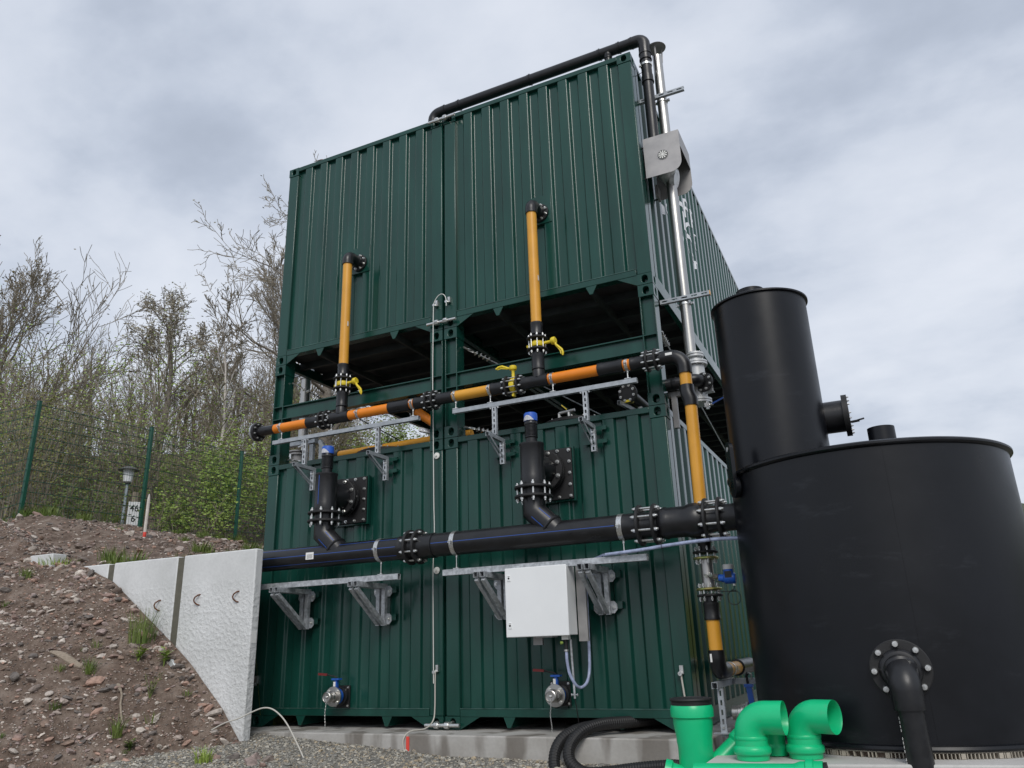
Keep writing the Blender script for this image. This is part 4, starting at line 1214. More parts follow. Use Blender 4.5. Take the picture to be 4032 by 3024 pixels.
# ------------------------------------------------------------------ white cabinet
cb = thing('control_cabinet', 'white control cabinet hung on the brackets of the lower right container', 'cabinet', (1.24, -0.4, 1.1))
part(MB().box(0.942, 1.536, -0.485, -0.285, 0.82, 1.412), 'housing', M['white'], cb, bev=0.006)
dr = part(MB().box(0.936, 1.542, -0.507, -0.488, 0.815, 1.418), 'door', M['white'], cb, bev=0.007)
for zz in (1.328, 0.915):
    lk = part(MB().box(0.963, 0.996, -0.5125, -0.507, zz-0.027, zz+0.027), 'lock', M['white'], cb, bev=0.003)
    part(MB().cyl((0.979, -0.512, zz), (0.979, -0.5145, zz), 0.009, 12), 'key_hole', M['ink'], lk)
    part(MB().box(0.97, 0.99, -0.5135, -0.5120, zz+0.016, zz+0.019), 'lock_mark', M['ink'], lk)
for xa, xb in ((1.10, 1.19), (1.575, 1.66)):
    mb_ = MB()
    if xa < 1.3:
        mb_.box(xa, xb, -0.283, -0.279, 0.745, 1.43).box(xa, xa+0.004, -0.279, -0.25, 0.745, 1.43).box(xb-0.004, xb, -0.279, -0.25, 0.745, 1.43)
    else:
        mb_.box(1.545, 1.63, -0.283, -0.279, 0.765, 1.43).box(1.626, 1.63, -0.279, -0.25, 0.765, 1.43)
    part(mb_, 'carrier_strip', M['steel_sheet'], cb)
part(MB().box(1.20, 1.36, -0.45, -0.33, 0.806, 0.8195), 'gland_plate', M['cabinet_gray'], cb)
mb = MB().box(1.445, 1.505, -0.45, -0.39, 0.782, 0.8195)
part(mb, 'connector', M['white_cord'], cb)
part(MB().lathe([(0.012, 0), (0.014, 0.02), (0.0, 0.026)], (1.452, -0.445, 0.758), (-0.8, -0.6, -0.1), 12), 'valve_knob', M['leaf_fresh'], cb)
part(MB().cyl((1.472, -0.42, 0.782), (1.472, -0.42, 0.70), 0.017, 12), 'hose_fitting', M['ink'], cb)
part(MB().cyl((1.472, -0.42, 0.70), (1.472, -0.42, 0.685), 0.021, 12), 'hose_clip', M['zinc'], cb)
mb = MB().cyl((1.50, -0.38, 0.782), (1.505, -0.36, 0.30), 0.010, 10)
mb.cyl((1.475, -0.36, 0.33), (1.535, -0.36, 0.33), 0.005, 6).cyl((1.475, -0.36, 0.33), (1.482, -0.36, 0.33), 0.012, 6).cyl((1.528, -0.36, 0.33), (1.535, -0.36, 0.33), 0.012, 6)
part(mb, 'steel_tube', M['galv'], cb)
part(MB().tube([(1.505, -0.36, 0.30), (1.51, -0.34, 0.2), (1.50, -0.28, 0.08), (1.49, -0.22, 0.01)], 0.004, 6), 'cable', M['ink'], cb)

def smooth_pts(pts, n=6):
    pts = [Vector(p) for p in pts]; out = []
    q = [pts[0]*2-pts[1]]+pts+[pts[-1]*2-pts[-2]]
    for i in range(1, len(q)-2):
        for k in range(n):
            t = k/n; a, b, c, d = q[i-1:i+3]
            out.append(0.5*((2*b)+(c-a)*t+(2*a-5*b+4*c-d)*t*t+(3*b-3*c+d-a)*t**3))
    out.append(pts[-1])
    return out
hp = [(1.472, -0.42, 0.69), (1.474, -0.42, 0.60), (1.485, -0.40, 0.50), (1.515, -0.36, 0.415), (1.545, -0.30, 0.385), (1.575, -0.22, 0.43), (1.585, -0.17, 0.55), (1.585, -0.15, 0.8), (1.59, -0.15, 1.1), (1.60, -0.17, 1.30), (1.68, -0.25, 1.44), (1.85, -0.36, 1.485)]
solo(MB().tube(smooth_pts(hp), 0.0135, 12), 'clear_hose', M['clear'], 'bluish clear hose looping down under the white cabinet', 'hose', (1.5, -0.4, 0.6))
hp = [(1.9, -0.46, 1.475), (2.2, -0.50, 1.485), (2.475, -0.5, 1.507), (2.68, -0.5, 1.519), (2.89, -0.5, 1.525), (3.07, -0.5, 1.517)]
ch_ = thing('clear_hose', 'bluish clear hose tied under the black main pipe towards the tank', 'hose', (2.5, -0.5, 1.5))
part(MB().tube(smooth_pts(hp), 0.0155, 12), 'tube', M['clear'], ch_)
for x in (2.42, 2.83):
    zz = 1.50 if x < 2.5 else 1.523
    part(MB().tube([(x, -0.5+0.02*math.cos(a), zz+0.012+0.032*math.sin(a)) for a in np.linspace(0, 6.28, 12)[:-1]], 0.0025, 5, closed=True), 'cable_tie', M['ink'], ch_)

# ------------------------------------------------------------------ drain valves with chains
def drain(x, xp0, xp1, zp0, zp1, label):
    t = thing('drain_valve', label, 'valve', (x, -0.1, 0.3), 'drain valves low on the containers')
    zc = 0.312
    wp = part(MB().box(xp0, xp1, -0.026, -0.008, zp0, zp1), 'wall_plate', M['black_matt'], t, bev=0.002)
    for ex in (xp0+0.018, xp1-0.018):
        for ez in (zp0+0.02, zp1-0.02):
            inst('smallbolt', head_mb(0.008, 0.014), 'bolt', (ex, -0.026, ez), (0, -1, 0), wp, M['zinc'])
    part(MB().lathe([(0.06, 0), (0.075, 0.01), (0.09, 0.02), (0.09, 0.05), (0.07, 0.055), (0.07, 0.09)], (x, -0.02, zc), (0, -1, 0), 28), 'stub_flange', M['black'], t)
    bd = MB().lathe([(0.05, 0), (0.078, 0), (0.08, 0.012), (0.08, 0.033), (0.078, 0.045), (0.05, 0.045)], (x, -0.108, zc), (0, -1, 0), 28)
    bd.bar((x, -0.13, zc+0.06), (x, -0.13, zc+0.155), 0.03, 0.03, (0, 1, 0)).obox((x, -0.13, zc+0.165), 0.045, 0.03, 0.008)
    part(bd, 'valve_body', M['blue'], t)
    part(MB().obox((x-0.012, -0.148, zc+0.118), 0.012, 0.004, 0.022), 'plate', M['sticker'], t)
    h = MB().tube([(x, -0.13, zc+0.175), (x-0.02, -0.132, zc+0.19), (x-0.07, -0.14, zc+0.20), (x-0.115, -0.145, zc+0.212)], 0.0075, 8)
    part(h, 'lever', M['ink'], t)
    part(MB().bar((x-0.11, -0.145, zc+0.21), (x-0.215, -0.155, zc+0.218), 0.024, 0.022), 'grip', M['handle_red'], t)
    fl = part(MB().lathe([(0.04, 0), (0.094, 0), (0.096, 0.004), (0.096, 0.016), (0.05, 0.018)], (x, -0.165, zc), (0, -1, 0), 30), 'steel_flange', M['steel'], t)
    heads(fl, (x, -0.182, zc), (0, -1, 0), 0.074, 4, 0.012, 0.016, 0.0)
    cp = MB().lathe([(0.05, 0), (0.056, 0.012), (0.056, 0.04), (0.048, 0.05), (0.048, 0.075), (0.052, 0.08), (0.052, 0.105), (0.044, 0.11), (0.040, 0.106), (0.0, 0.104)], (x, -0.18, zc), (0, -1, 0), 28)
    cp.obox((x-0.055, -0.235, zc), 0.01, 0.016, 0.016).obox((x+0.055, -0.235, zc), 0.01, 0.016, 0.016)
    part(cp, 'hose_coupling', M['steel'], t)
    part(MB().lathe([(0.012, 0), (0.012, 0.010), (0.0, 0.014)], (x, -0.284, zc), (0, -1, 0), 12), 'cap_pin', M['zinc'], t)
    mbc = MB(); z = zc-0.03; k = 0
    while z > 0.03:
        w_ = 0.0045
        if k % 2:
            mbc.tube([(x+0.005*math.sin(z*30)+w_*math.cos(a), -0.292, z+0.0095*math.sin(a)) for a in np.linspace(0, 6.28, 9)[:-1]], 0.0017, 5, closed=True)
        else:
            mbc.tube([(x+0.005*math.sin(z*30), -0.292+w_*math.cos(a), z+0.0095*math.sin(a)) for a in np.linspace(0, 6.28, 9)[:-1]], 0.0017, 5, closed=True)
        z -= 0.0145; k += 1
    part(mbc, 'chain', M['zinc'], t)
    return t
drain(-1.205, -1.30, -1.115, 0.195, 0.410, 'left drain valve with hanging chain low on the lower left container')
drain(1.245, 1.137, 1.334, 0.215, 0.425, 'right drain valve with hanging chain below the white cabinet')

# ------------------------------------------------------------------ clamps tying the containers together
def bridge(z, y, label, claws=False):
    t = thing('bridge_clamp', label, 'clamp', (0, y, z), 'screw clamps joining neighbouring containers')
    part(MB().cyl((-0.19, y, z-0.0015), (0.19, y, z+0.0015), 0.0175, 16), 'threaded_bar', M['zinc'], t)
    for xx in (-0.06, 0.055):
        part(MB().lathe([(0.030, -0.024), (0.034, -0.012), (0.034, 0.012), (0.030, 0.024)], (xx, y, z), (1, 0, 0), 8), 'nut', M['zinc'], t)
    for xx in (-0.085, 0.085):
        part(MB().tube([(xx, y, z+0.005), (xx, y+0.03, z+0.02), (xx, y+0.07, z+0.02)], 0.016, 10), 'hook', M['zinc'], t)
    return t
bridge(0.043, -0.045, 'screw clamp joining the two lower containers at the foundation')
bridge(4.262, -0.045, 'screw clamp joining the two upper containers at their lower corners')
bridge(7.03, -0.04, 'screw clamp joining the two upper containers at the roof')

# ------------------------------------------------------------------ earthing cord with clips and discs
ec = thing('earthing_line', 'thin white cord hanging down the seam between the containers', 'cord', (-0.1, -0.05, 2.5))
pts = [(0.071, -0.055, 4.44), (0.071, -0.055, 4.50), (0.062, -0.055, 4.55), (0.035, -0.055, 4.59), (-0.005, -0.055, 4.602), (-0.05, -0.055, 4.575), (-0.085, -0.055, 4.52), (-0.098, -0.055, 4.45), (-0.102, -0.055, 4.1), (-0.103, -0.06, 3.6), (-0.101, -0.055, 3.2), (-0.097, -0.05, 2.65), (-0.092, -0.05, 2.2), (-0.085, -0.05, 1.9), (-0.10, -0.05, 1.5), (-0.097, -0.05, 1.0), (-0.092, -0.05, 0.42)]
part(MB().tube(smooth_pts(pts, 4), 0.0046, 8), 'cord', M['white_cord'], ec)
for (cx, cz) in ((-0.075, 4.49), (0.088, 4.50), (-0.07, 0.53)):
    mb_ = MB().box(cx-0.014, cx+0.014, -0.03, 0.003, cz-0.005, cz+0.06).cyl((cx-0.02, -0.06, cz-0.005), (cx-0.02, -0.01, cz-0.005), 0.016, 10)
    part(mb_, 'clip', M['zinc'], ec)
for cz in (2.717, 1.505):
    part(MB().lathe([(0.034, 0), (0.036, 0.006), (0.034, 0.014), (0.01, 0.018), (0.01, 0.03)], (-0.082, 0.002, cz), (0, -1, 0), 20), 'disc', M['white_cord'], ec)
pts = [(-0.07, -0.055, 0.53), (-0.072, -0.055, 0.40), (-0.071, -0.06, 0.2), (-0.072, -0.09, 0.09), (-0.09, -0.20, 0.03), (-0.16, -0.36, 0.02), (-0.19, -0.425, -0.04), (-0.185, -0.43, -0.13), (-0.17, -0.44, -0.25)]
solo(MB().tube(smooth_pts(pts, 5), 0.0062, 8), 'ground_line', M['cord'], 'pale cord running from the lower clip down over the foundation edge', 'cord', (-0.07, -0.06, 0.2))
mb = MB().box(-0.172, -0.140, -0.408, -0.399, -0.19, -0.02)
solo(mb, 'red_marker', M['red_paint'], 'red marker strip on the foundation edge below the cord', 'marker strip', (-0.156, -0.404, -0.1))
pts = [(-0.17+0.02*math.cos(a), -0.43, -0.17+0.028*math.sin(a)) for a in np.linspace(0, 6.28, 14)[:-1]]
solo(MB().tube(pts, 0.004, 6, closed=True).box(-0.185, -0.155, -0.44, -0.42, -0.20, -0.17), 'rope_thimble', M['galv'], 'small wire loop at the bottom of the red marker strip', 'wire loop', (-0.17, -0.43, -0.17))
rc = thing('earthing_rod', 'short metal rod with clip on the lower right container beside the green pipe', 'rod', (2.37, -0.02, 0.4))
part(MB().tube([(2.36, -0.03, 0.49), (2.375, -0.03, 0.29), (2.39, -0.03, 0.06)], 0.008, 8), 'rod', M['cord'], rc)
part(MB().box(2.352, 2.384, -0.03, 0.004, 0.47, 0.54).cyl((2.358, -0.055, 0.475), (2.358, -0.01, 0.475), 0.018, 10), 'clip', M['zinc'], rc)
lc = thing('earthing_clip', 'small metal clip at the left edge of the lower left container', 'clip', (-2.38, -0.02, 0.45))
part(MB().box(-2.41, -2.375, -0.03, 0.004, 0.44, 0.52).cyl((-2.40, -0.055, 0.43), (-2.40, -0.01, 0.43), 0.018, 10), 'clip', M['zinc'], lc)

# ------------------------------------------------------------------ vent pipe over the roof edge
vp = thing('roof_vent_pipe', 'black vent pipe along the roof edge with elbows down to the fan hood', 'vent pipe', (0, 0.2, 7.36))
ZR, YV = 7.37, 0.20
part(MB().tube([(-0.265, YV, 7.06), (-0.26, YV, 7.2)]+arc((-0.25, YV, ZR-0.02), (0.1, 0, 1), (1, 0, 0.02), 0.10, 8)+[(-0.09, YV, ZR-0.012)], 0.067, 24), 'elbow', M['black'], vp)
pipe_seg(vp, (-0.11, YV, ZR-0.012), (2.47, YV, ZR), 0.063, 'black')
for x in (-0.09, 0.12, 1.12, 2.03, 2.27, 2.42):
    zz = ZR-0.012+0.012*(x/2.5)
    part(MB().lathe([(0.062, -0.02), (0.0665, -0.015), (0.0665, 0.008), (0.072, 0.010), (0.072, 0.020), (0.063, 0.022)], (x, YV, zz), (1, 0, 0), 24), 'socket', M['black'], vp)
part(MB().tube([(2.44, YV, ZR), (2.47, YV, ZR)]+arc((2.578, YV, ZR), (1, 0, 0), (0, 0, -1), 0.085, 8)+[(2.577, YV, 7.21)], 0.0685, 24), 'elbow', M['black'], vp)
pipe_seg(vp, (2.577, YV, 7.24), (2.572, YV, 5.80), 0.060, 'black')
for zz, rr in ((7.19, 0.071), (7.11, 0.069), (6.80, 0.068)):
    part(MB().lathe([(0.06, -0.05), (rr-0.002, -0.045), (rr-0.002, 0.03), (rr+0.003, 0.033), (rr+0.003, 0.05), (0.06, 0.052)], (2.576, YV, zz), (0, 0, -1), 24), 'socket', M['black'], vp)
part(MB().lathe([(0.04, 0), (0.04, 0.06), (0.047, 0.065), (0.047, 0.085), (0.05, 0.09), (0.05, 0.13)], (2.14, YV, 7.20), (0, 0, 1), 20), 'branch', M['black'], vp)
part(MB().cyl((2.14, YV, 7.05), (2.14, YV, 7.21), 0.042, 20), 'spigot', M['pot'], vp)
cl = MB().lathe([(0.061, -0.013), (0.066, -0.013), (0.066, 0.013), (0.061, 0.013)], (2.576, YV, 6.99), (0, 0, 1), 28, loop=True)
cl.obox((2.51, YV-0.03, 6.99), 0.012, 0.012, 0.012)
part(cl, 'pipe_band', M['zinc'], vp)
part(MB().cyl((2.52, YV, 6.92), (2.435, YV+0.01, 6.90), 0.004, 6), 'tie_rod', M['ink'], vp)
# roof vent with a flat hood on the far left of the roof
rv = thing('roof_vent', 'brown mushroom vent on the roof of the upper left container', 'roof vent', (-2.3, 0.55, 7.08))
part(MB().lathe([(0.085, 0.405), (0.09, 0.41), (0.06, 0.44), (0.0, 0.452)], (-2.33, 0.53, 7.08), (0, 0, 1), 24), 'hood', M['rust'], rv)
part(MB().cyl((-2.33, 0.53, 7.05), (-2.33, 0.53, 7.487), 0.035, 16), 'stem', M['steel'], rv)

# ------------------------------------------------------------------ fan hood
fh = thing('fan_hood', 'stainless weather hood with a round fan grille high on the container corner', 'fan hood', (2.65, 0.35, 5.7))
def rounded(x0, x1, z0, z1, r, n=8):
    pts = [(x0, z0), (x1-r, z0)]
    for k in range(n+1):
        a = -math.pi/2+math.pi/2*k/n
        pts.append((x1-r+r*math.cos(a), z0+r+r*math.sin(a)))
    return pts+[(x1, z1), (x0, z1)]
FX0, FX1, FZ0, FZ1 = 2.470, 2.862, 5.46, 5.955
fp = part(MB().prism(rounded(FX0, FX1, FZ0, FZ1, 0.12), (0, 0.098, 0), (1, 0, 0), (0, 0, 1), (0, 1, 0), 0.004), 'front_plate', M['steel_sheet'], fh)
part(MB().prism(rounded(FX0, FX1, FZ0, FZ1, 0.12), (0, 0.60, 0), (1, 0, 0), (0, 0, 1), (0, 1, 0), 0.004), 'rear_plate', M['steel_sheet'], fh)
part(MB().box(FX0, FX1, 0.103, 0.599, FZ1-0.004, FZ1), 'top_plate', M['steel_sheet'], fh)
part(MB().box(FX1-0.004, FX1, 0.103, 0.599, FZ1-0.20, FZ1-0.005), 'side_plate', M['steel_sheet'], fh)
gc = Vector((2.672, 0.097, 5.695))
part(MB().lathe([(0.052, -0.004), (0.060, -0.004), (0.060, 0.002), (0.052, 0.002)], gc, (0, 1, 0), 28, loop=True).lathe([(0.052, 0), (0.052, -0.004)], gc, (0, 1, 0), 28), 'grille_ring', M['steel'], fp)
part(MB().lathe([(0.056, 0), (0.056, 0.0025)], gc+Vector((0, -0.005, 0)), (0, 1, 0), 24), 'grille_back', M['ink'], fp)
mb = MB()
for k in range(10):
    a = 2*math.pi*k/10+0.2
    d = Vector((math.cos(a), 0, math.sin(a))); n_ = Vector((-math.sin(a), 0, math.cos(a)))
    c = gc+Vector((0, -0.008, 0))
    mb.add([c+d*0.012-n_*0.003, c+d*0.048-n_*0.009, c+d*0.048+n_*0.009, c+d*0.012+n_*0.003], [(0, 1, 2, 3)])
mb.lathe([(0.014, 0), (0.013, -0.003)], gc+Vector((0, -0.006, 0)), (0, 1, 0), 14)
part(mb, 'grille_blades', M['white_cord'], fp)
mb = MB().lathe([(0.03, 0), (0.085, 0.01), (0.105, 0.05), (0.105, 0.17), (0.085, 0.20), (0.085, 0.30), (0.06, 0.33)], (2.665, 0.16, 5.585), (0, 1, 0), 26)
mb.lathe([(0.02, 0), (0.1, 0.0), (0.1, 0.05), (0.02, 0.05)], (2.70, 0.33, 5.52), (1, 0, -0.3), 20)
for k in range(6):
    a = k*1.05
    mb.cyl((2.665+0.1*math.cos(a), 0.20, 5.585+0.1*math.sin(a)), (2.665+0.1*math.cos(a), 0.36, 5.585+0.1*math.sin(a)), 0.008, 6)
part(mb, 'fan_motor', M['pot'], fh)
mb = MB()
for (yy, zz) in ((0.12, 5.86), (0.12, 5.47), (0.58, 5.47), (0.58, 5.86)):
    mb.cyl((2.435, yy, zz), (2.475, yy, zz), 0.010, 8)
part(mb, 'mounting_stud', M['ink'], fh)
mb = MB().box(2.475, 2.50, 0.45, 0.60, 5.44, 5.58)
part(mb, 'side_bracket', M['steel_sheet'], fh)

# ------------------------------------------------------------------ stainless flue with condensate vessel
XF, YF = 2.682, 0.34
fl_ = thing('flue_pipe', 'stainless flue with flat rain disc rising along the container corner', 'flue pipe', (XF, YF, 3.5))
part(MB().cyl((XF, YF, 3.47), (XF, YF, 7.18), 0.055, 28), 'flue_tube', M['steel'], fl_)
part(MB().lathe([(0.0, 0.0), (0.108, 0.0), (0.112, 0.004), (0.10, 0.012), (0.0, 0.02)], (XF, YF, 7.30), (0, 0, 1), 30), 'rain_disc', M['steel_sheet'], fl_)
mb = MB()
for k in range(3):
    a = 2.1*k+0.5
    mb.bar((XF+0.054*math.cos(a), YF+0.054*math.sin(a), 7.10), (XF+0.066*math.cos(a), YF+0.066*math.sin(a), 7.305), 0.016, 0.003)
part(mb, 'disc_leg', M['steel_sheet'], fl_)
for zz, yb in ((4.07, YF-0.075), (6.59, YF-0.075)):
    mb = MB(); slotted(mb, (2.44, yb, zz), (2.95, yb, zz), 0.045, (0, -1, 0), 5)
    s_ = part(mb, 'strut_arm', M['strut'], fl_)
    if zz < 5:
        part(MB().box(2.951, 2.957, yb-0.003, yb+0.042, zz-0.023, zz+0.023), 'end_cap', M['yellow'], s_)
    mb = MB().lathe([(0.0555, -0.012), (0.062, -0.012), (0.062, 0.012), (0.0555, 0.012)], (XF, YF, zz-0.05), (0, 0, 1), 28, loop=True)
    for q_ in (-1, 1):
        mb.obox((XF+q_*0.075, YF-0.01, zz-0.05), 0.014, 0.012, 0.011).cyl((XF+q_*0.075, YF-0.035, zz-0.05), (XF+q_*0.075, YF+0.01, zz-0.05), 0.006, 6)
    part(mb, 'flue_band', M['zinc'], fl_)
pt = thing('condensate_vessel', 'pale grey flanged vessel at the foot of the stainless flue', 'vessel', (2.70, YF, 3.2))
XP = 2.72
for zz, ro in ((3.462, 0.086), (3.435, 0.086), (3.372, 0.112), (3.348, 0.112), (2.975, 0.115), (2.950, 0.115)):
    p = part(MB().lathe([(0.0 if zz < 2.96 else 0.05, -0.009), (ro, -0.009), (ro, 0.009), (0.0 if zz < 2.96 else 0.05, 0.009)], (XP, YF, zz), (0, 0, 1), 32), 'flange_ring', M['pot'], pt)
    if zz in (3.462, 3.372, 2.975):
        studs(p, (XP, YF, zz-0.012), (0, 0, 1), ro-0.012, 10, 0.062, 0.004)
part(MB().lathe([(0.058, 0), (0.06, 0.02), (0.078, 0.06)], (XP, YF, 3.43), (0, 0, -1), 28), 'cone', M['pot'], pt)
part(MB().cyl((XP, YF, 2.975), (XP, YF, 3.36), 0.079, 32), 'vessel_body', M['pot'], pt)
part(MB().box(XP+0.078, XP+0.15, YF-0.06, YF-0.055, 3.04, 3.16).box(XP+0.078, XP+0.15, YF-0.055, YF+0.02, 3.04, 3.045), 'lug_plate', M['pot'], pt)
mb = MB().tube([(2.42, 0.16, 3.13), (2.62, 0.16, 3.13), (2.66, 0.17, 3.13)], 0.06, 22)
mb.lathe([(0.06, 0), (0.065, 0.01), (0.065, 0.05)], (2.50, 0.16, 3.13), (1, 0, 0), 22)
part(mb, 'black_branch', M['black'], pt)
part(MB().tube(arc((2.76, 0.16, 3.14), (1, 0, 0), (0, 1, 0), 0.07, 6), 0.06, 20), 'black_elbow', M['black'], pt)
p = part(MB().lathe([(0.05, -0.014), (0.098, -0.014), (0.098, 0.014), (0.05, 0.014)], (2.79, YF-0.085, 3.13), (0.35, 1, 0), 30), 'nozzle_flange', M['black_matt'], pt)
heads(p, (2.79-0.005, YF-0.10, 3.13), (-0.35, -1, 0), 0.08, 8, 0.010, 0.02)
mb = MB().cyl((2.795, YF-0.06, 2.94), (2.795, YF-0.06, 2.86), 0.016, 12).obox((2.795, YF-0.06, 2.90), 0.022, 0.022, 0.02).cyl((2.815, YF-0.06, 2.90), (2.85, YF-0.06, 2.905), 0.011, 10)
v_ = part(mb, 'ball_valve', M['zinc'], pt)
part(MB().bar((2.845, YF-0.07, 2.905), (2.96, YF-0.085, 2.945), 0.018, 0.012), 'valve_lever', M['blue'], v_)
mb = MB().box(2.47, 2.52, 0.20, 0.25, 2.70, 3.05).box(2.42, 2.68, 0.21, 0.26, 3.02, 3.07)
part(mb, 'support_frame', M['steel_sheet'], pt)
# small black valve and pipe behind the right rail
hv = thing('hanging_valve', 'black flanged valve with orange pipe behind the right corner post', 'valve', (2.02, 0.35, 3.1))
p = part(MB().lathe([(0.03, -0.014), (0.10, -0.014), (0.10, 0.014), (0.03, 0.014)], (2.06, 0.12, 3.10), (0.2, 1, 0.1), 28), 'flange_ring', M['black_matt'], hv)
heads(p, (2.055, 0.10, 3.10), (-0.2, -1, -0.1), 0.078, 8, 0.010, 0.02)
part(MB().cyl((2.07, 0.14, 3.10), (2.16, 0.62, 3.0), 0.055, 22), 'pipe', M['black'], hv)
part(MB().cyl((2.16, 0.62, 3.0), (2.30, 1.3, 2.90), 0.055, 22), 'pipe', M['orange'], hv, 'orange pipe piece')
part(MB().obox((2.06, 0.14, 3.02), 0.04, 0.03, 0.012), 'yellow_mark', M['valve'], hv)
mb = MB(); slotted(mb, (1.98, 0.05, 3.02), (2.26, 0.9, 2.90), 0.04, (0, -0.3, 1), 6)
part(mb, 'carrier_arm', M['galv'], hv)
part(MB().box(2.1, 2.14, 0.3, 0.34, 2.88, 3.0), 'carrier_foot', M['galv'], hv)
# round manhole covers on the roofs of the lower containers
def manhole(x, label, cock):
    t = thing('manhole_cover', label, 'manhole cover', (x, 0.75, 2.9), 'black round covers on the lower roofs')
    part(MB().lathe([(0.0, 0.0), (0.36, 0.0), (0.36, 0.075)], (x, 0.62, 2.885), (0, 0, 1), 40), 'collar', M['black'], t)
    lid = part(MB().lathe([(0.39, 0.0), (0.40, 0.01), (0.40, 0.04), (0.38, 0.05), (0.0, 0.055)], (x, 0.62, 2.955), (0, 0, 1), 44), 'lid', M['black_matt'], t)
    heads(lid, (x, 0.62, 3.002), (0, 0, 1), 0.355, 18, 0.010, 0.018)
    if cock:
        mb_ = MB().cyl((x+0.02, 0.30, 3.0), (x+0.02, 0.30, 3.065), 0.014, 10).cyl((x-0.09, 0.30, 3.065), (x+0.09, 0.30, 3.08), 0.016, 10).cyl((x-0.09, 0.30, 3.065), (x-0.09, 0.30, 3.01), 0.014, 10)
        c = part(mb_, 'cock', M['zinc'], t)
        part(MB().bar((x+0.0, 0.30, 3.095), (x-0.05, 0.28, 3.145), 0.016, 0.008), 'cock_lever', M['valve'], c)
manhole(-1.12, 'black round cover on the roof of the lower left container', False)
manhole(1.33, 'black round cover with a small cock on the roof of the lower right container', True)
eq = thing('side_vessel', 'grey steel vessel with fittings and frame on the left side of the stack', 'vessel', (-2.7, 0.9, 2.9))
ex_, ey_ = -2.72, 0.9
part(MB().cyl((ex_-0.06, ey_, 2.9), (ex_-0.06, ey_, 3.30), 0.10, 24), 'vessel_body', M['steel_sheet'], eq)
for zz in (3.30, 3.26, 2.94):
    part(MB().ring((ex_-0.06, ey_, zz), (0, 0, 1), 0.135, 0.05, 0.016, 28), 'flange_ring', M['steel_sheet'], eq)
part(MB().box(-2.98, -2.50, ey_-0.02, ey_+0.06, 3.40, 3.47), 'top_beam', M['strut'], eq)
for xx in (-2.60, -2.44):
    part(MB().box(xx, xx+0.06, ey_, ey_+0.05, 2.90, 3.39), 'post', M['strut'], eq)
part(MB().bar((-2.44, ey_+0.02, 3.42), (-2.22, ey_+0.02, 3.08), 0.05, 0.05), 'brace', M['strut'], eq)
for (xx, zz) in ((-2.86, 3.20), (-2.70, 3.10), (-2.88, 3.02), (-2.62, 3.33), (-2.66, 2.96)):
    mb_ = MB().cyl((xx-0.06, ey_-0.12, zz), (xx+0.06, ey_-0.12, zz+0.02), 0.016, 10).obox((xx+0.05, ey_-0.12, zz+0.02), 0.025, 0.018, 0.03).cyl((xx, ey_-0.12, zz-0.045), (xx, ey_-0.12, zz+0.045), 0.011, 8)
    part(mb_, 'fitting', M['zinc'], eq)
st = thing('left_flue_pipe', 'polished steel flue rising on the left side of the stack', 'flue pipe', (-2.7, 0.9, 3.4))
part(MB().cyl((-2.72, 0.9, 3.47), (-2.72, 0.9, 4.36), 0.066, 26), 'tube', M['steel'], st)
part(MB().lathe([(0.066, 0), (0.085, 0.0), (0.085, 0.015), (0.066, 0.015)], (-2.72, 0.9, 4.33), (0, 0, 1), 26), 'flange', M['steel'], st)
mb = MB(); slotted(mb, (-3.0, 0.82, 4.385), (-2.42, 0.82, 4.41), 0.045, (0, -1, 0), 6)
part(mb, 'strut_arm', M['strut'], st)
rp = thing('rear_gas_pipe', 'yellow and orange gas pipes seen between the container levels', 'gas pipe', (-0.8, 0.75, 3.1))
part(MB().cyl((-1.99, 0.75, 3.125), (-0.05, 0.75, 3.13), 0.055, 22), 'pipe', M['yellow'], rp)
part(MB().cyl((-2.16, 0.75, 3.12), (-1.97, 0.75, 3.125), 0.066, 22), 'coupling', M['black'], rp)
part(MB().ring((-1.30, 0.75, 3.127), (1, 0, 0), 0.062, 0.0555, 0.03, 26), 'pipe_band', M['zinc'], rp)
part(MB().cyl((-0.54, 0.30, 3.37), (-0.05, 0.30, 3.01), 0.055, 22), 'pipe', M['orange'], rp, 'orange slanting pipe piece')
part(MB().cyl((-0.70, 0.30, 3.49), (-0.53, 0.30, 3.365), 0.066, 22), 'coupling', M['black'], rp)
mb = MB(); slotted(mb, (-0.52, 0.32, 3.16), (0.0, 0.6, 3.02), 0.045, (0, -1, 0.2), 5)
part(mb, 'strut_arm', M['galv'], rp)
part(MB().cyl((0.20, 0.5, 2.96), (0.75, 0.5, 2.95), 0.055, 20), 'pipe', M['orange'], rp, 'orange pipe piece low between the frames')

# ------------------------------------------------------------------ floor strut and drain beside the tank
fs = thing('floor_strut', 'slotted grey strut stand carrying the yellow pipe beside the container', 'strut stand', (2.72, -0.25, 0))
mb = MB(); strut_rail(mb, (2.705, -0.36, 0.392), (2.705, 0.32, 0.392), 0.048)
part(mb, 'channel', M['strut'], fs)
mb = MB(); strut_rail(mb, (2.73, 0.34, 0.392), (3.35, 0.34, 0.392), 0.048)
part(mb, 'channel', M['strut'], fs)
mb = MB(); slotted(mb, (2.725, -0.265, 0.01), (2.725, -0.265, 0.366), 0.046, (0, -1, 0), 5)
part(mb, 'slotted_post', M['strut'], fs)
mb = MB().prism([(-0.08, -0.02), (0.0, -0.06), (0.08, -0.02), (0.08, 0.04), (-0.08, 0.04)], (2.725, -0.26, 0.031), (1, 0, 0), (0, 1, 0), (0, 0, 1), 0.006).box(2.70, 2.75, -0.272, -0.268, 0.037, 0.10)
part(mb, 'foot_plate', M['strut'], fs)
part(MB().cyl((2.725, -0.273, 0.075), (2.725, -0.283, 0.075), 0.010, 6), 'bolt', M['zinc'], fs)
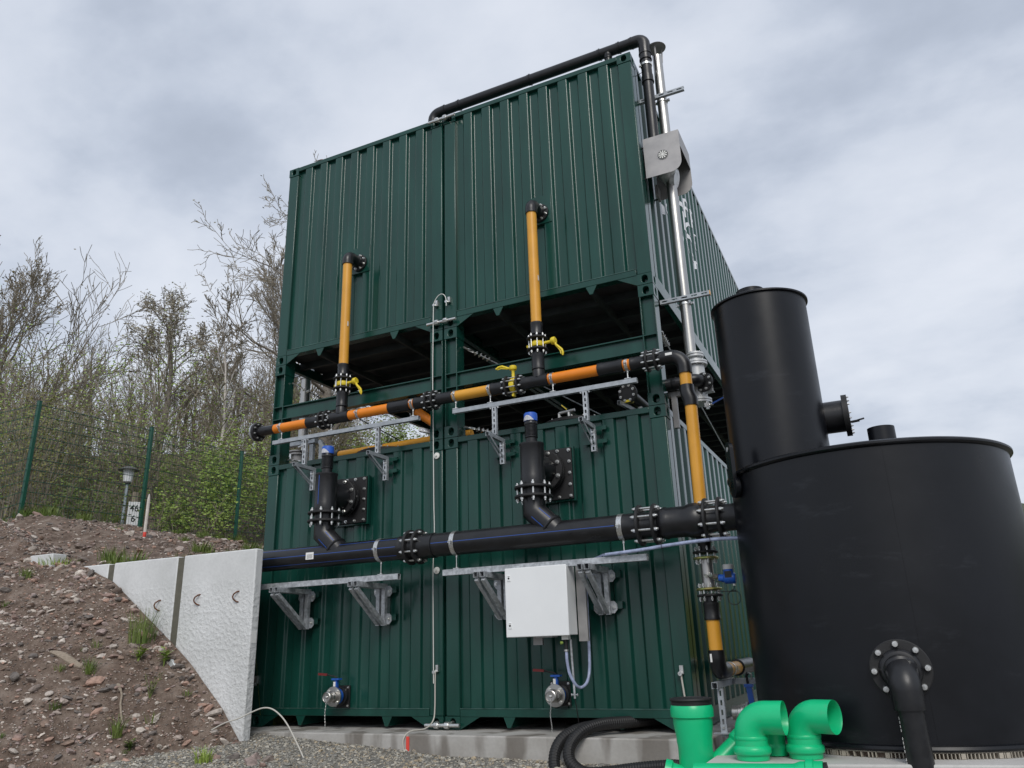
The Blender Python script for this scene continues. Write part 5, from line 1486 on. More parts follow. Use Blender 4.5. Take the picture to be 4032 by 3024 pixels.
clamp((XD, 0.24, 0.495), (0, 1, 0), 0.0555, (XD, 0.24, 0.419), 'pipe clamp on the yellow pipe above the floor strut stand', 'small pipe clamps on the drop pipe')
tv = thing('tank_drain_valve', 'blue valve with silver coupling between the strut stand and the tank', 'valve', (2.85, 0.05, 0.16))
part(MB().lathe([(0.04, 0), (0.055, 0.005), (0.055, 0.05), (0.06, 0.055), (0.06, 0.075), (0.07, 0.08), (0.07, 0.105), (0.06, 0.11), (0.085, 0.12), (0.085, 0.14), (0.05, 0.145)], (2.745, 0.05, 0.16), (1, 0, 0), 28), 'coupling', M['zinc'], tv)
mb = MB().lathe([(0.05, 0), (0.078, 0.004), (0.078, 0.045), (0.05, 0.05)], (2.895, 0.05, 0.16), (1, 0, 0), 26).bar((2.915, 0.05, 0.22), (2.905, 0.05, 0.36), 0.045, 0.035).obox((2.905, 0.05, 0.37), 0.035, 0.03, 0.012)
part(mb, 'valve_body', M['blue'], tv)
part(MB().tube([(2.90, 0.05, 0.385), (2.895, 0.045, 0.44), (2.91, 0.02, 0.47)], 0.012, 8), 'stem', M['ink'], tv)
part(MB().tube([(2.92, 0.0, 0.47), (2.95, -0.03, 0.46), (2.945, -0.04, 0.41)], 0.008, 8), 'lever', M['zinc'], tv)
part(MB().cyl((2.945, 0.05, 0.16), (3.2, 0.05, 0.16), 0.05, 20), 'spigot', M['black'], tv)

# ------------------------------------------------------------------ large black tank with chimney tank
TX, TY, TR = 4.05, -0.42, 1.0
tk = thing('storage_tank', 'large round black plastic tank with a smaller cylinder standing on its lid', 'tank', (TX, TY, 0.07))
sh = part(MB().lathe([(TR-0.01, 0.0), (TR, 0.01), (TR, 1.88)], (TX, TY, 0.075), (0, 0, 1), 128), 'shell', M['tank'], tk)
part(MB().lathe([(TR-0.02, 0), (TR+0.022, 0), (TR+0.028, 0.012), (TR+0.022, 0.028), (TR, 0.034)], (TX, TY, 0.07), (0, 0, 1), 128), 'base_ring', M['tank'], tk)
part(MB().lathe([(TR-0.005, -0.02), (TR+0.02, -0.008), (TR+0.028, 0.0), (TR+0.028, 0.014), (TR+0.015, 0.024), (TR-0.06, 0.030), (0.0, 0.085)], (TX, TY, 1.955), (0, 0, 1), 128), 'lid', M['tank'], tk)
def on_tank(ang, r):                # ang measured from the -y direction towards +x
    return Vector((TX+r*math.sin(ang), TY-r*math.cos(ang), 0))
for a in (0.16,):                   # vertical weld seam
    mb = MB(); pa = on_tank(a, TR+0.001)
    mb.bar(pa+Vector((0, 0, 0.11)), pa+Vector((0, 0, 1.94)), 0.005, 0.0012, (math.sin(a), -math.cos(a), 0))
    part(mb, 'weld_seam', M['tank'], tk)
CXs, CYs, RS = 3.462, -0.42, 0.392
part(MB().cyl((CXs, CYs, 1.98), (CXs, CYs, 3.50), RS, 96), 'chimney_tank', M['tank'], tk)
part(MB().lathe([(RS-0.005, -0.01), (RS+0.02, 0.0), (RS+0.02, 0.014), (RS+0.005, 0.022), (0.15, 0.06), (0.0, 0.065)], (CXs, CYs, 3.495), (0, 0, 1), 96), 'chimney_lid', M['tank'], tk)
part(MB().lathe([(0.12, 0.0), (0.12, 0.13), (0.0, 0.135)], (CXs-0.05, CYs-0.02, 3.54), (0, 0, 1), 32), 'top_stub', M['tank'], tk)
part(MB().lathe([(0.10, 0.0), (0.10, 0.27), (0.085, 0.272), (0.085, 0.2), (0.0, 0.2)], (4.245, -0.42, 2.02), (0, 0, 1), 36), 'lid_stub', M['tank'], tk)
part(MB().lathe([(0.09, 0.0), (0.09, 0.045), (0.0, 0.05)], (4.86, -0.60, 1.985), (0, 0, 1), 28), 'lid_hatch', M['tank'], tk)
# side nozzle of the chimney tank
nz = part(MB().cyl((3.80, -0.30, 2.46), (4.0, -0.30, 2.46), 0.132, 40), 'side_nozzle', M['black'], tk)
part(MB().ring((3.835, -0.30, 2.46), (1, 0, 0), 0.14, 0.128, 0.03, 36), 'weld_ring', M['black'], nz)
p = part(MB().lathe([(0.10, 0), (0.172, 0), (0.172, 0.02), (0.172, 0.022), (0.172, 0.042), (0.0, 0.044)], (3.995, -0.30, 2.46), (1, 0, 0), 40), 'blind_flange', M['black_matt'], tk)
heads(p, (4.037, -0.30, 2.46), (1, 0, 0), 0.15, 8, 0.007, 0.016)
part(MB().bar((4.04, -0.36, 2.385), (4.10, -0.38, 2.385), 0.035, 0.012).bar((4.10, -0.40, 2.385), (4.13, -0.36, 2.40), 0.03, 0.014), 'tab', M['black_matt'], p)
# lifting lug on the rim at the left
lp = Vector((3.165, -0.90, 0))
ld = Vector((TX-lp.x, TY-lp.y, 0)).normalized(); ls = Vector((-ld.y, ld.x, 0))
poly = [(-0.055, 1.83), (0.055, 1.83), (0.055, 2.16)]+[(0.055*math.cos(a), 2.16+0.055*math.sin(a)) for a in np.linspace(0.2, math.pi-0.2, 8)]+[(-0.055, 2.16)]
lpo = Vector((TX, TY, 0))-ld*1.055
part(MB().prism(poly, lpo, ls, (0, 0, 1), ld, 0.03), 'lifting_lug', M['tank'], tk)
mb = MB().lathe([(0.02, -0.001), (0.02, 0.001)], lpo+Vector((0, 0, 2.16))-ld*0.002, ld, 16)
part(mb, 'lug_hole', M['pot'], tk)
part(MB().lathe([(0.07, 0), (0.085, 0.015), (0.085, 0.05), (0.05, 0.06)], lpo+ld*0.06+Vector((0, 0, 1.86)), -ld, 24), 'lug_boss', M['tank'], tk)
# outlet flange and elbow on the front
of = thing('outlet_pipe', 'black outlet elbow bolted to the tank front, its pipe going straight down', 'outlet pipe', (4.08, -1.5, 0.53))
oc = Vector((4.078, -1.42, 0.532))
p = part(MB().lathe([(0.08, 0), (0.172, 0), (0.178, 0.006), (0.178, 0.03), (0.172, 0.036), (0.10, 0.036)], oc+Vector((0, 0.015, 0)), (0, -1, 0), 48), 'flange_ring', M['black_matt'], of)
for k in range(8):
    a = 2*math.pi*k/8+math.pi/2+0.05
    inst('tankbolt', cap_mb(0.0205, 0.03), 'bolt', oc+Vector((0.150*math.cos(a), -0.021, 0.150*math.sin(a))), (0, -1, 0), p, M['zinc'])
part(MB().lathe([(0.118, 0), (0.124, 0.008), (0.118, 0.02), (0.108, 0.03), (0.108, 0.07), (0.09, 0.075)], oc+Vector((0, -0.02, 0)), (0, -1, 0), 40), 'collar', M['black'], of)
ex = 4.085
part(MB().tube([oc+Vector((0, -0.06, 0)), oc+Vector((0, -0.085, 0))]+arc((ex, -1.60, 0.515), (0.03, -1, 0), (0.02, 0, -1), 0.095, 10)+[(ex+0.004, -1.60, 0.315)], [0.098, 0.098]+[0.094]*3+[0.090]*8+[0.088], 36), 'elbow', M['black'], of)
pipe_seg(of, (ex+0.004, -1.60, 0.325), (ex+0.02, -1.60, -0.75), 0.074, 'black', 'pipe', 36)
for (a, z) in ((-0.45, 0.625), (0.05, 0.63)):
    part(MB().obox(oc+Vector((0.104*math.sin(a)*1.0, -0.068, 0.104*math.cos(a)-0.02)), 0.024, 0.0015, 0.010, Matrix.Rotation(a, 3, 'Y')), 'sticker', M['sticker'], of)
mb = MB()
for k, z in enumerate(np.arange(0.28, -0.05, -0.022)):
    if k % 5 != 4:
        mb.bar((ex+0.006-0.069, -1.60-0.0285, z), (ex+0.006-0.069, -1.60-0.0285, z-0.015), 0.004, 0.002, (-0.9, -0.4, 0))
part(mb, 'white_print', M['sticker'], of)
# pale drainage grid under the tank
gd = thing('base_grid', 'beige plastic grid board lying between the tank and its slab', 'grid board', (TX, TY, 0.03))
part(MB().lathe([(0.0, 0.0), (TR-0.02, 0.0), (TR-0.02, 0.036)], (TX, TY, 0.031), (0, 0, 1), 96), 'grid_core', M['soil'], gd)
mb = MB(); rr = random.Random(3)
for k in range(150):
    a = -1.6+3.2*k/150
    if rr.random() < 0.12: continue
    w = 0.012 if rr.random() < 0.75 else 0.05
    c = on_tank(a, TR-0.005)
    mb.obox(c+Vector((0, 0, 0.047)), w/2*0.5, 0.02, 0.015, Matrix.Rotation(a, 3, 'Z'))
part(mb, 'grid_web', M['beige_grid'], gd, kind='stuff')
mb = MB()
for k in range(60):
    a0 = -1.6+3.2*k/60; a1 = -1.6+3.2*(k+1)/60
    mb.bar(on_tank(a0, TR-0.004)+Vector((0, 0, 0.064)), on_tank(a1, TR-0.004)+Vector((0, 0, 0.064)), 0.02, 0.006)
part(mb, 'grid_rim', M['beige_grid'], gd)

# ------------------------------------------------------------------ green drain pipes
GP = M['green_pipe']
gs = thing('green_standing_pipe', 'tall upright green drain pipe closed with a black lid', 'drain pipe', (2.775, -1.5, -0.5))
gx, gy = 2.775, -1.5
part(MB().lathe([(0.112, 0), (0.112, 0.60), (0.117, 0.635), (0.1165, 0.66), (0.128, 0.735), (0.128, 0.775), (0.141, 0.785), (0.142, 0.83), (0.135, 0.85), (0.130, 0.862), (0.122, 0.862), (0.118, 0.7)], (gx, gy, -0.52), (0, 0, 1), 56), 'pipe', GP, gs)
pr = [(0.120, 0.33), (0.130, 0.335)]
for k in range(3): pr += [(0.134, 0.338+k*0.009), (0.131, 0.342+k*0.009)]
pr += [(0.138, 0.364), (0.140, 0.370), (0.137, 0.378), (0.125, 0.380), (0.122, 0.376), (0.0, 0.377)]
part(MB().lathe(pr, (gx, gy, 0.0), (0, 0, 1), 56), 'lid', M['black_matt'], gs)
mb = MB().lathe([(0.060, 0.0), (0.060, 0.22), (0.072, 0.235), (0.075, 0.285), (0.066, 0.295)], (gx+0.085, gy+0.03, -0.05), (0.72, 0.45, 0.62), 30)
part(mb, 'side_branch', GP, gs)
def green_elbow(bx, by, head, label):
    t = thing('green_elbow_pipe', label, 'drain pipe', (bx, by, 0.03), 'green elbow pipes standing on the pale slab')
    d = Vector((math.cos(head), math.sin(head), 0.0)).normalized()
    part(MB().lathe([(0.095, 0), (0.098, 0.0), (0.100, 0.028), (0.109, 0.032), (0.114, 0.040), (0.114, 0.066), (0.108, 0.075), (0.101, 0.082)], (bx, by, 0.032), (0, 0, 1), 48), 'socket', GP, t)
    pts = [(bx, by, 0.10), (bx, by, 0.135), (bx, by, 0.155)]+arc((bx, by, 0.272), (0, 0, 1), d, 0.105, 12)
    end = Vector(pts[-1])+d*0.115
    pts = [Vector(p) for p in pts]+[end]
    rs = [0.1005, 0.1005, 0.099]+[0.098]*(len(pts)-4)+[0.0985]
    m_ = MB().tube(pts, rs, 48, caps=False)
    m_.tube([end, end-d*0.012, end-d*0.11]+[Vector(p)+Vector((0, 0, 0)) for p in reversed(pts[7:-1])], [0.0985, 0.0925]+[0.0925]+[0.092]*(len(pts)-8), 48, caps=False)
    part(m_, 'elbow', GP, t)
    part(MB().lathe([(0.1005, 0), (0.1025, 0.004), (0.1025, 0.018), (0.1005, 0.022)], (bx, by, 0.145), (0, 0, 1), 48), 'bead', GP, t)
    return t
green_elbow(3.162, -1.63, R(-5), 'green elbow pipe on the slab nearest the black lidded pipe')
green_elbow(3.462, -1.50, R(-21), 'green elbow pipe on the slab with its open mouth turned to the viewer')
gt = thing('green_socket', 'short green socket piece standing behind the two green elbows', 'drain pipe', (3.27, -1.42, 0.03))
part(MB().lathe([(0.06, 0), (0.075, 0.005), (0.078, 0.05), (0.07, 0.06), (0.062, 0.07), (0.062, 0.16), (0.0, 0.162)], (3.275, -1.42, 0.031), (0, 0, 1), 32), 'socket', GP, gt)
gl = thing('green_lying_pipe', 'green drain pipe lying along the front edge of the pale slab', 'drain pipe', (3.3, -2.0, -0.02))
mb = MB().lathe([(0.080, 0), (0.080, 0.56), (0.082, 0.57), (0.092, 0.60), (0.092, 0.625), (0.103, 0.632), (0.105, 0.668), (0.094, 0.675), (0.094, 0.72), (0.086, 0.722), (0.08, 0.60)], (2.88, -2.0, -0.028), (1, 0.02, 0.02), 40)
part(mb, 'pipe', GP, gl)
part(MB().lathe([(0.083, 0), (0.088, 0.004), (0.088, 0.02), (0.0, 0.022)], (3.6, -1.985, -0.014), (1, 0.02, 0.02), 36), 'end_plug', M['ink'], gl)
gk = thing('green_left_branch', 'green open socket at the left foot of the black lidded pipe', 'drain pipe', (2.6, -1.55, -0.05))
part(MB().lathe([(0.066, 0.0), (0.066, 0.10), (0.078, 0.11), (0.078, 0.15), (0.070, 0.15), (0.066, 0.11)], (2.72, -1.56, -0.10), (-0.95, -0.2, 0.28), 32), 'socket', GP, gk)

# ------------------------------------------------------------------ corrugated hoses
def corr_hose(pts, r, label, step=0.011):
    sp = smooth_pts(pts, 24)
    L = 0; out = [sp[0]]
    for a, b in zip(sp, sp[1:]):
        d = (b-a).length
        while L+d >= step/2:
            t = (step/2-L)/d; a = a+(b-a)*t; d = (b-a).length; L = 0; out.append(a.copy())
        L += d
    rs = [r*(1.0 if (k % 4) < 2 else 0.93) for k in range(len(out))]
    return solo(MB().tube(out, rs, 16), 'corrugated_hose', M['hose'], label, 'hose', pts[len(pts)//2], 'black corrugated hoses on the foundation', sharp=0)
h1 = [(2.05, 0.45, 0.075), (1.86, 0.0, 0.085), (1.70, -0.24, 0.09), (1.58, -0.42, 0.05), (1.51, -0.54, -0.05), (1.53, -0.60, -0.16), (1.66, -0.62, -0.235), (1.86, -0.62, -0.225), (2.08, -0.62, -0.195), (2.30, -0.62, -0.172), (2.45, -0.66, -0.165), (2.75, -0.85, -0.2)]
corr_hose(h1, 0.050, 'black corrugated hose curving from under the container to the green pipe')
h2 = [(1.75, 0.40, 0.055), (1.64, 0.0, 0.06), (1.52, -0.28, 0.055), (1.42, -0.45, 0.0), (1.375, -0.54, -0.10), (1.39, -0.60, -0.22), (1.47, -0.66, -0.32), (1.6, -0.75, -0.36), (1.8, -0.85, -0.36)]
corr_hose(h2, 0.050, 'black corrugated hose hanging left of the other over the foundation edge')

# ------------------------------------------------------------------ pale cable at the wall
pts = [(-2.02, -0.97, 0.07), (-1.88, -0.95, 0.13), (-1.72, -0.94, 0.17), (-1.58, -0.92, 0.225), (-1.46, -0.91, 0.26), (-1.34, -0.92, 0.255), (-1.22, -0.93, 0.20), (-1.12, -0.94, 0.12), (-1.02, -0.96, 0.02), (-0.92, -0.98, -0.09), (-0.83, -1.0, -0.20), (-0.78, -1.02, -0.28)]
solo(MB().tube(smooth_pts(pts, 6), 0.0066, 10), 'pale_cable', M['cord'], 'pale cable arching out of the soil past the end of the concrete wall', 'cable', (-1.4, -0.93, 0.2))
pts = [(-1.08, -1.05, -0.17), (-0.98, -1.03, -0.165), (-0.88, -1.02, -0.19), (-0.80, -1.03, -0.24), (-0.74, -1.05, -0.27)]
solo(MB().tube(smooth_pts(pts, 5), 0.009, 8), 'cable_end', M['cord'], 'short pale cable end lying on the gravel where the arching cable lands', 'cable', (-0.9, -1.03, -0.18))

# ------------------------------------------------------------------ stones on the bank, gravel
def ico(sub, seed, flat=0.75):
    rg = random.Random(seed)
    bm = bmesh.new(); bmesh.ops.create_icosphere(bm, subdivisions=sub, radius=1.0)
    ax = Vector((rg.uniform(-1, 1), rg.uniform(-1, 1), rg.uniform(-1, 1)))
    cuts = [(Vector((rg.gauss(0, 1), rg.gauss(0, 1), rg.gauss(0, 1))).normalized(), rg.uniform(0.45, 0.8)) for _ in range(7)]
    for v in bm.verts:
        p = v.co.copy()
        for n_, d in cuts:
            k = p.dot(n_)-d
            if k > 0: p -= n_*k
        p *= 1+0.10*noise.noise(p*1.9+ax*7)
        v.co = Vector((p.x, p.y*rg.uniform(0.98, 1.02), p.z*flat))
    me = bpy.data.meshes.new('stone'); bm.to_mesh(me); bm.free()
    me.materials.append(M['rubble_one'])
    return me
STONES = [ico(2, 40+k, 0.55+0.06*k) for k in range(6)]
nrg = np.random.default_rng(11)
def in_view(x, y, z, m=0.04):
    d = Vector((x, y, z))-CAMP
    w = d.dot(fwd)
    if w < 0.5: return False
    u, v = d.dot(rgt)/w, d.dot(upv)/w
    return abs(u) < 0.666+m and abs(v) < 0.4995+m
def place_stone(x, y, z, s, rg):
    o = bpy.data.objects.new('stone', STONES[rg.randrange(len(STONES))])
    link(o, soil_bank, (x, y, z))
    o.scale = (s*rg.uniform(0.8, 1.3), s*rg.uniform(0.65, 1.0), s*rg.uniform(0.6, 1.0))
    o.rotation_euler = (rg.uniform(-0.6, 0.6), rg.uniform(-0.6, 0.6), rg.uniform(0, 6.28))
rg = random.Random(21)
spots = [(-3.79, -0.80, 1.48, .07), (-4.28, -0.82, 1.68, .075), (-4.42, -0.86, 1.74, .05), (-3.52, -0.80, 1.28, .06), (-3.66, -1.93, 0.6, .085), (-3.53, -1.86, 0.55, .065),
         (-2.95, -0.83, 0.86, .06), (-2.72, -0.86, 0.70, .07), (-2.50, -0.84, 0.54, .055), (-2.2, -0.86, 0.25, .06), (-2.05, -0.85, 0.1, .06), (-1.93, -0.88, -0.05, .06), (-3.29, -1.8, 0.44, .05),
         (-3.2, -0.84, 1.05, .075), (-1.45, -1.25, -0.12, .075), (-1.25, -1.20, -0.12, .085), (-1.08, -1.22, -0.14, .07), (-1.62, -1.3, -0.12, .06), (-1.8, -1.28, -0.1, .05), (-1.0, -1.36, -0.16, .05), (-1.15, -1.36, -0.16, .09)]
for (x, y, z, s) in spots:
    zz = max(bank(x, y), yard(x, y)) if x < -0.6 else yard(x, y)
    place_stone(x, y, zz+s*0.15, s, rg)
n_done = len(spots)
while n_done < 290:
    x = rg.uniform(-5.6, -1.2); y = rg.uniform(-3.0, -0.80)
    if rg.random() < 0.28: y = -0.80-0.16*rg.random()**2
    z = bank(x, y)
    if z < yard(x, y)-0.02 or not in_view(x, y, z): continue
    if zw(x) < -0.2 and rg.random() < 0.4: continue
    s = min(0.085, 0.021*(1-rg.random())**-0.46)
    place_stone(x, y, z+s*0.12, s, rg); n_done += 1

def stone_field(n, sampler, smin, smax, pw, name, m, seed, flat=0.65):
    """a few thousand small stones joined in one mesh"""
    t = (1+5**0.5)/2
    base = np.array([(-1, t, 0), (1, t, 0), (-1, -t, 0), (1, -t, 0), (0, -1, t), (0, 1, t), (0, -1, -t), (0, 1, -t), (t, 0, -1), (t, 0, 1), (-t, 0, -1), (-t, 0, 1)])/1.902
    F = np.array([(0, 11, 5), (0, 5, 1), (0, 1, 7), (0, 7, 10), (0, 10, 11), (1, 5, 9), (5, 11, 4), (11, 10, 2), (10, 7, 6), (7, 1, 8), (3, 9, 4), (3, 4, 2), (3, 2, 6), (3, 6, 8), (3, 8, 9), (4, 9, 5), (2, 4, 11), (6, 2, 10), (8, 6, 7), (9, 8, 1)])
    g = np.random.default_rng(seed)
    P = np.array(sampler(n))
    n = len(P)
    s = np.minimum(smax, smin*(1-g.random(n))**-pw)
    jit = 1+g.uniform(-0.28, 0.28, (n, 12, 1))
    V = base[None]*jit*np.stack([s*g.uniform(0.8, 1.5, n), s*g.uniform(0.6, 1.0, n), s*flat*g.uniform(0.6, 1.1, n)], 1)[:, None, :]
    a = g.uniform(0, 6.283, n); b = g.uniform(-0.6, 0.6, n)
    ca, sa, cb, sb = np.cos(a), np.sin(a), np.cos(b), np.sin(b)
    x = V[..., 0]*cb[:, None]+V[..., 2]*sb[:, None]; z = -V[..., 0]*sb[:, None]+V[..., 2]*cb[:, None]; y = V[..., 1]
    V = np.stack([x*ca[:, None]-y*sa[:, None], x*sa[:, None]+y*ca[:, None], z], -1)+P[:, None, :]+np.array([0, 0, 1.0])*(s*0.15)[:, None, None]
    FF = (F[None]+12*np.arange(n)[:, None, None]).reshape(-1, 3)
    me = bpy.data.meshes.new(name)
    me.from_pydata(V.reshape(-1, 3).tolist(), [], FF.tolist())
    me.materials.append(m); me.update()
    o = bpy.data.objects.new(name, me)
    return o
def samp_bank(n):
    out = []
    r_ = random.Random(5)
    while len(out) < n:
        x = r_.uniform(-9.0, -0.9); y = r_.uniform(-3.2, 0.2)
        if y > -0.77 and x > -4.6: continue
        z = bank(x, y)
        if y > -0.77 and z < terrace_n(x, y): continue
        c = noise.noise(Vector((x*1.4, y*1.4, 2)))+0.4*noise.noise(Vector((x*4, y*4, 7)))
        if c < -0.12 and r_.random() < 0.55: continue
        if z < yard(x, y)-0.03 or not in_view(x, y, z, 0.12): continue
        out.append((x, y, z))
    return out
o = stone_field(21000, samp_bank, 0.006, 0.05, 0.46, 'rubble', M['rubble'], 3); link(o, soil_bank); o['kind'] = 'stuff'
def samp_terr(n):
    out = []; r_ = random.Random(6)
    while len(out) < n:
        x = r_.uniform(-10.5, -2.7); y = r_.uniform(-0.6, 6.5)
        z = terrace_n(x, y)
        if not in_view(x, y, z, 0.12): continue
        out.append((x, y, z))
    return out
o = stone_field(10000, samp_terr, 0.011, 0.085, 0.40, 'rubble', M['rubble'], 4); link(o, terr_o); o['kind'] = 'stuff'
def samp_grav(n):
    out = []; r_ = random.Random(8)
    while len(out) < n:
        x = r_.uniform(-3.2, 1.9); y = r_.uniform(-2.3, -0.42)
        if y > -0.63 and x < -1.84: y = r_.uniform(-0.63, -0.42)
        z = yard(x, y)
        # a low heap of gravel leaning on the left end of the foundation
        if not in_view(x, y, z, 0.12): continue
        if y < -0.75 and bank(x, y) > z+0.03: continue
        out.append((x, y, z))
    return out
o = stone_field(15500, samp_grav, 0.0085, 0.026, 0.28, 'gravel', M['gravel'], 9, 0.6); link(o, yard_o); o['kind'] = 'stuff'

# ------------------------------------------------------------------ log, plants on the bank
def on_bank(x, y): return max(bank(x, y), yard(x, y))
a = Vector((-3.66, -1.57, on_bank(-3.66, -1.57)+0.03)); b = Vector((-3.34, -1.46, on_bank(-3.34, -1.46)+0.02))
lg = MB(); d = (b-a); n = 9; secs = []
for i in range(n):
    t = i/(n-1); c = a+d*t+Vector((0, 0, 0.012*math.sin(t*5)))
    w = 0.045*(0.5+0.9*math.sin(math.pi*min(1, 0.12+t*0.85)))
    secs.append([c+Vector((w*0.2*math.cos(q), w*math.cos(q)*0.75, w*0.55*math.sin(q)))*(1+0.2*noise.noise(Vector((t*6, q, 1)))) if False else c+Vector((0.2*w*math.cos(q), 0.8*w*math.cos(q), 0.55*w*math.sin(q)*(1+0.3*math.sin(q*3+t*4)))) for q in np.linspace(0, 6.283, 11)[:-1]])
vs = sum(secs, [])
lg.add(vs, [(i*10+k, i*10+(k+1) % 10, (i+1)*10+(k+1) % 10, (i+1)*10+k) for i in range(n-1) for k in range(10)]+[tuple(range(9, -1, -1)), tuple((n-1)*10+k for k in range(10))])
solo(lg, 'wood_piece', M['wood'], 'split pale piece of wood lying on the soil bank', 'wood', a, sharp=30)
x, y = -2.74, -1.42
mb = MB().tube(smooth_pts([(-2.90, -1.37, on_bank(-2.90, -1.37)+0.04), (-2.82, -1.38, on_bank(-2.82, -1.38)+0.05), (-2.77, -1.42, on_bank(-2.77, -1.42)+0.03), (-2.68, -1.47, on_bank(-2.68, -1.47)+0.04), (-2.60, -1.50, on_bank(-2.60, -1.50)+0.01)], 4), [0.016, 0.02, 0.016]+[0.010]*12+[0.008]*2, 7)
solo(mb, 'dead_root', M['wood'], 'thin dead root lying down the lower part of the bank', 'root', (-2.8, -1.4, 0.3))
mb = MB().obox((-2.71, -0.90, on_bank(-2.71, -0.90)+0.03), 0.045, 0.018, 0.028, Matrix.Rotation(0.7, 3, 'Y'))
solo(mb, 'glass_chunk', M['pot'], 'pale angular chunk on the slope below the wall joint', 'chunk', (-2.71, -0.9, 0.6), bev=0.006)

def blade(mb, p, h, lean, az, w):
    p = Vector(p); d = Vector((math.cos(az), math.sin(az), 0)); s_ = Vector((-math.sin(az), math.cos(az), 0))
    q = [p, p+Vector((0, 0, h*0.5))+d*lean*0.3*h, p+Vector((0, 0, h*0.92))+d*lean*h]
    mb.add([q[0]-s_*w, q[0]+s_*w, q[1]+s_*w*0.8, q[1]-s_*w*0.8, q[2]], [(0, 1, 2, 3), (3, 2, 4)])
def tuft(n, h, rad, seed, w=0.004, lean=0.6):
    r_ = random.Random(seed); mb = MB()
    for _ in range(n):
        a_ = r_.uniform(0, 6.28); rr_ = rad*r_.random()**0.7
        blade(mb, (rr_*math.cos(a_), rr_*math.sin(a_), -0.01), h*r_.uniform(0.4, 1.1), lean*r_.uniform(0.1, 1.3), a_+r_.uniform(-1, 1), w*r_.uniform(0.6, 1.2))
    return mb
def weed(n, h, seed, leaf=0.03):
    """a leafy weed: thin stems with oval leaves"""
    r_ = random.Random(seed); mb = MB()
    for _ in range(n):
        a_ = r_.uniform(0, 6.28); d = Vector((math.cos(a_), math.sin(a_), 0)); hh = h*r_.uniform(0.5, 1)
        top = Vector((0, 0, hh))+d*hh*r_.uniform(0.05, 0.5)
        mb.tube([(0, 0, -0.01), top*0.5+Vector((0, 0, 0.01)), top], [0.003, 0.0025, 0.0015], 4)
        for k in range(7):
            t = r_.uniform(0.25, 1.0); c = top*t; b_ = r_.uniform(0, 6.28)
            e_ = Vector((math.cos(b_), math.sin(b_), r_.uniform(-0.1, 0.6))).normalized(); s_ = e_.cross(Vector((0, 0, 1))).normalized()
            L = leaf*r_.uniform(0.6, 1.3)
            mb.add([c, c+e_*L*0.5+s_*L*0.28, c+e_*L, c+e_*L*0.5-s_*L*0.28], [(0, 1, 2, 3)])
    return mb
def plant(mesh_mb, name, m, x, y, label, cat, group, base=None, z=None):
    if isinstance(mesh_mb, MB): me = mesh_mb.mesh(name, m, sharp=0)
    else: me = mesh_mb
    o = bpy.data.objects.new(name, me)
    link(o, None, (x, y, z if z is not None else (base or on_bank)(x, y)))
    return tag(o, label, cat, group)
plant(tuft(170, 0.42, 0.13, 1, 0.0032, 0.35), 'weed_clump', M['grass'], -3.12, -0.97, 'tall feathery green weed clump growing close to the wall', 'weed', None)
plant(weed(9, 0.16, 2, 0.06), 'broad_weed', M['leaf_fresh'], -2.98, -1.10, 'broad-leaved weed just below the tall weed clump', 'weed', None)
plant(weed(6, 0.22, 3, 0.075), 'broad_weed', M['leaf_fresh'], -2.78, -0.95, 'broad-leaved weed beside the wall joint', 'weed', None)
plant(weed(8, 0.24, 4, 0.04), 'leafy_weed', M['grass'], -2.62, -1.22, 'leafy weed halfway down the right part of the bank', 'weed', None)
plant(weed(10, 0.10, 5, 0.04), 'leafy_weed', M['grass'], -2.42, -1.55, 'low leafy weed at the end of the dead root', 'weed', None)
plant(tuft(60, 0.22, 0.05, 6, 0.005), 'grass_tuft', M['grass'], -2.58, -1.58, 'grass tuft beside the end of the dead root', 'grass tuft', None)
plant(tuft(80, 0.16, 0.07, 7, 0.005), 'grass_tuft', M['leaf_fresh'], -1.62, -1.43, 'bright grass tuft at the bottom edge near the gravel', 'grass tuft', None)
plant(tuft(50, 0.2, 0.06, 8, 0.004), 'grass_tuft', M['grass'], -3.24, -1.44, 'grass tuft at the right end of the pale wood piece', 'grass tuft', None)
plant(tuft(110, 0.12, 0.22, 10, 0.005), 'grass_tuft', M['leaf_fresh'], -4.86, -0.84, 'flat bright grass patch beside the concrete block', 'grass tuft', None)
base_me = [tuft(46, 0.13, 0.06, 30+k, 0.004).mesh('grass_tuft', M['grass'], sharp=0) for k in range(3)]
r_ = random.Random(77); k = 0
while k < 19:
    x = r_.uniform(-5.2, -1.5); y = r_.uniform(-2.6, -0.85); z = bank(x, y)
    if z < yard(x, y) or not in_view(x, y, z, 0.1): continue
    o = plant(base_me[k % 3], 'grass_tuft', None, x, y, 'small grass tuft sprouting between the stones of the bank', 'grass tuft', 'small grass tufts on the bank')
    s = r_.uniform(0.35, 1.0); o.scale = (s, s, s); k += 1
k = 0
big_me = [tuft(90, 0.30, 0.16, 50+j, 0.007, 0.5).mesh('grass_tuft', M['grass'], sharp=0) for j in range(3)]
while k < 60:
    x = r_.uniform(-9.6, -3.0); y = r_.uniform(-0.4, 6.6)
    if k % 2: x = r_.uniform(-9.5, -8.6)
    if x < -7 and abs(y-3.55) < 0.75: continue
    z = terrace_n(x, y)
    if not in_view(x, y, z, 0.1): continue
    o = plant(big_me[k % 3], 'grass_tuft', None, x, y, 'grass tuft on the stony ground above the wall', 'grass tuft', 'grass tufts on the terrace', z=z)
    s = r_.uniform(0.35, 1.1); o.scale = (s, s, s*r_.uniform(0.7, 1.1)); k += 1

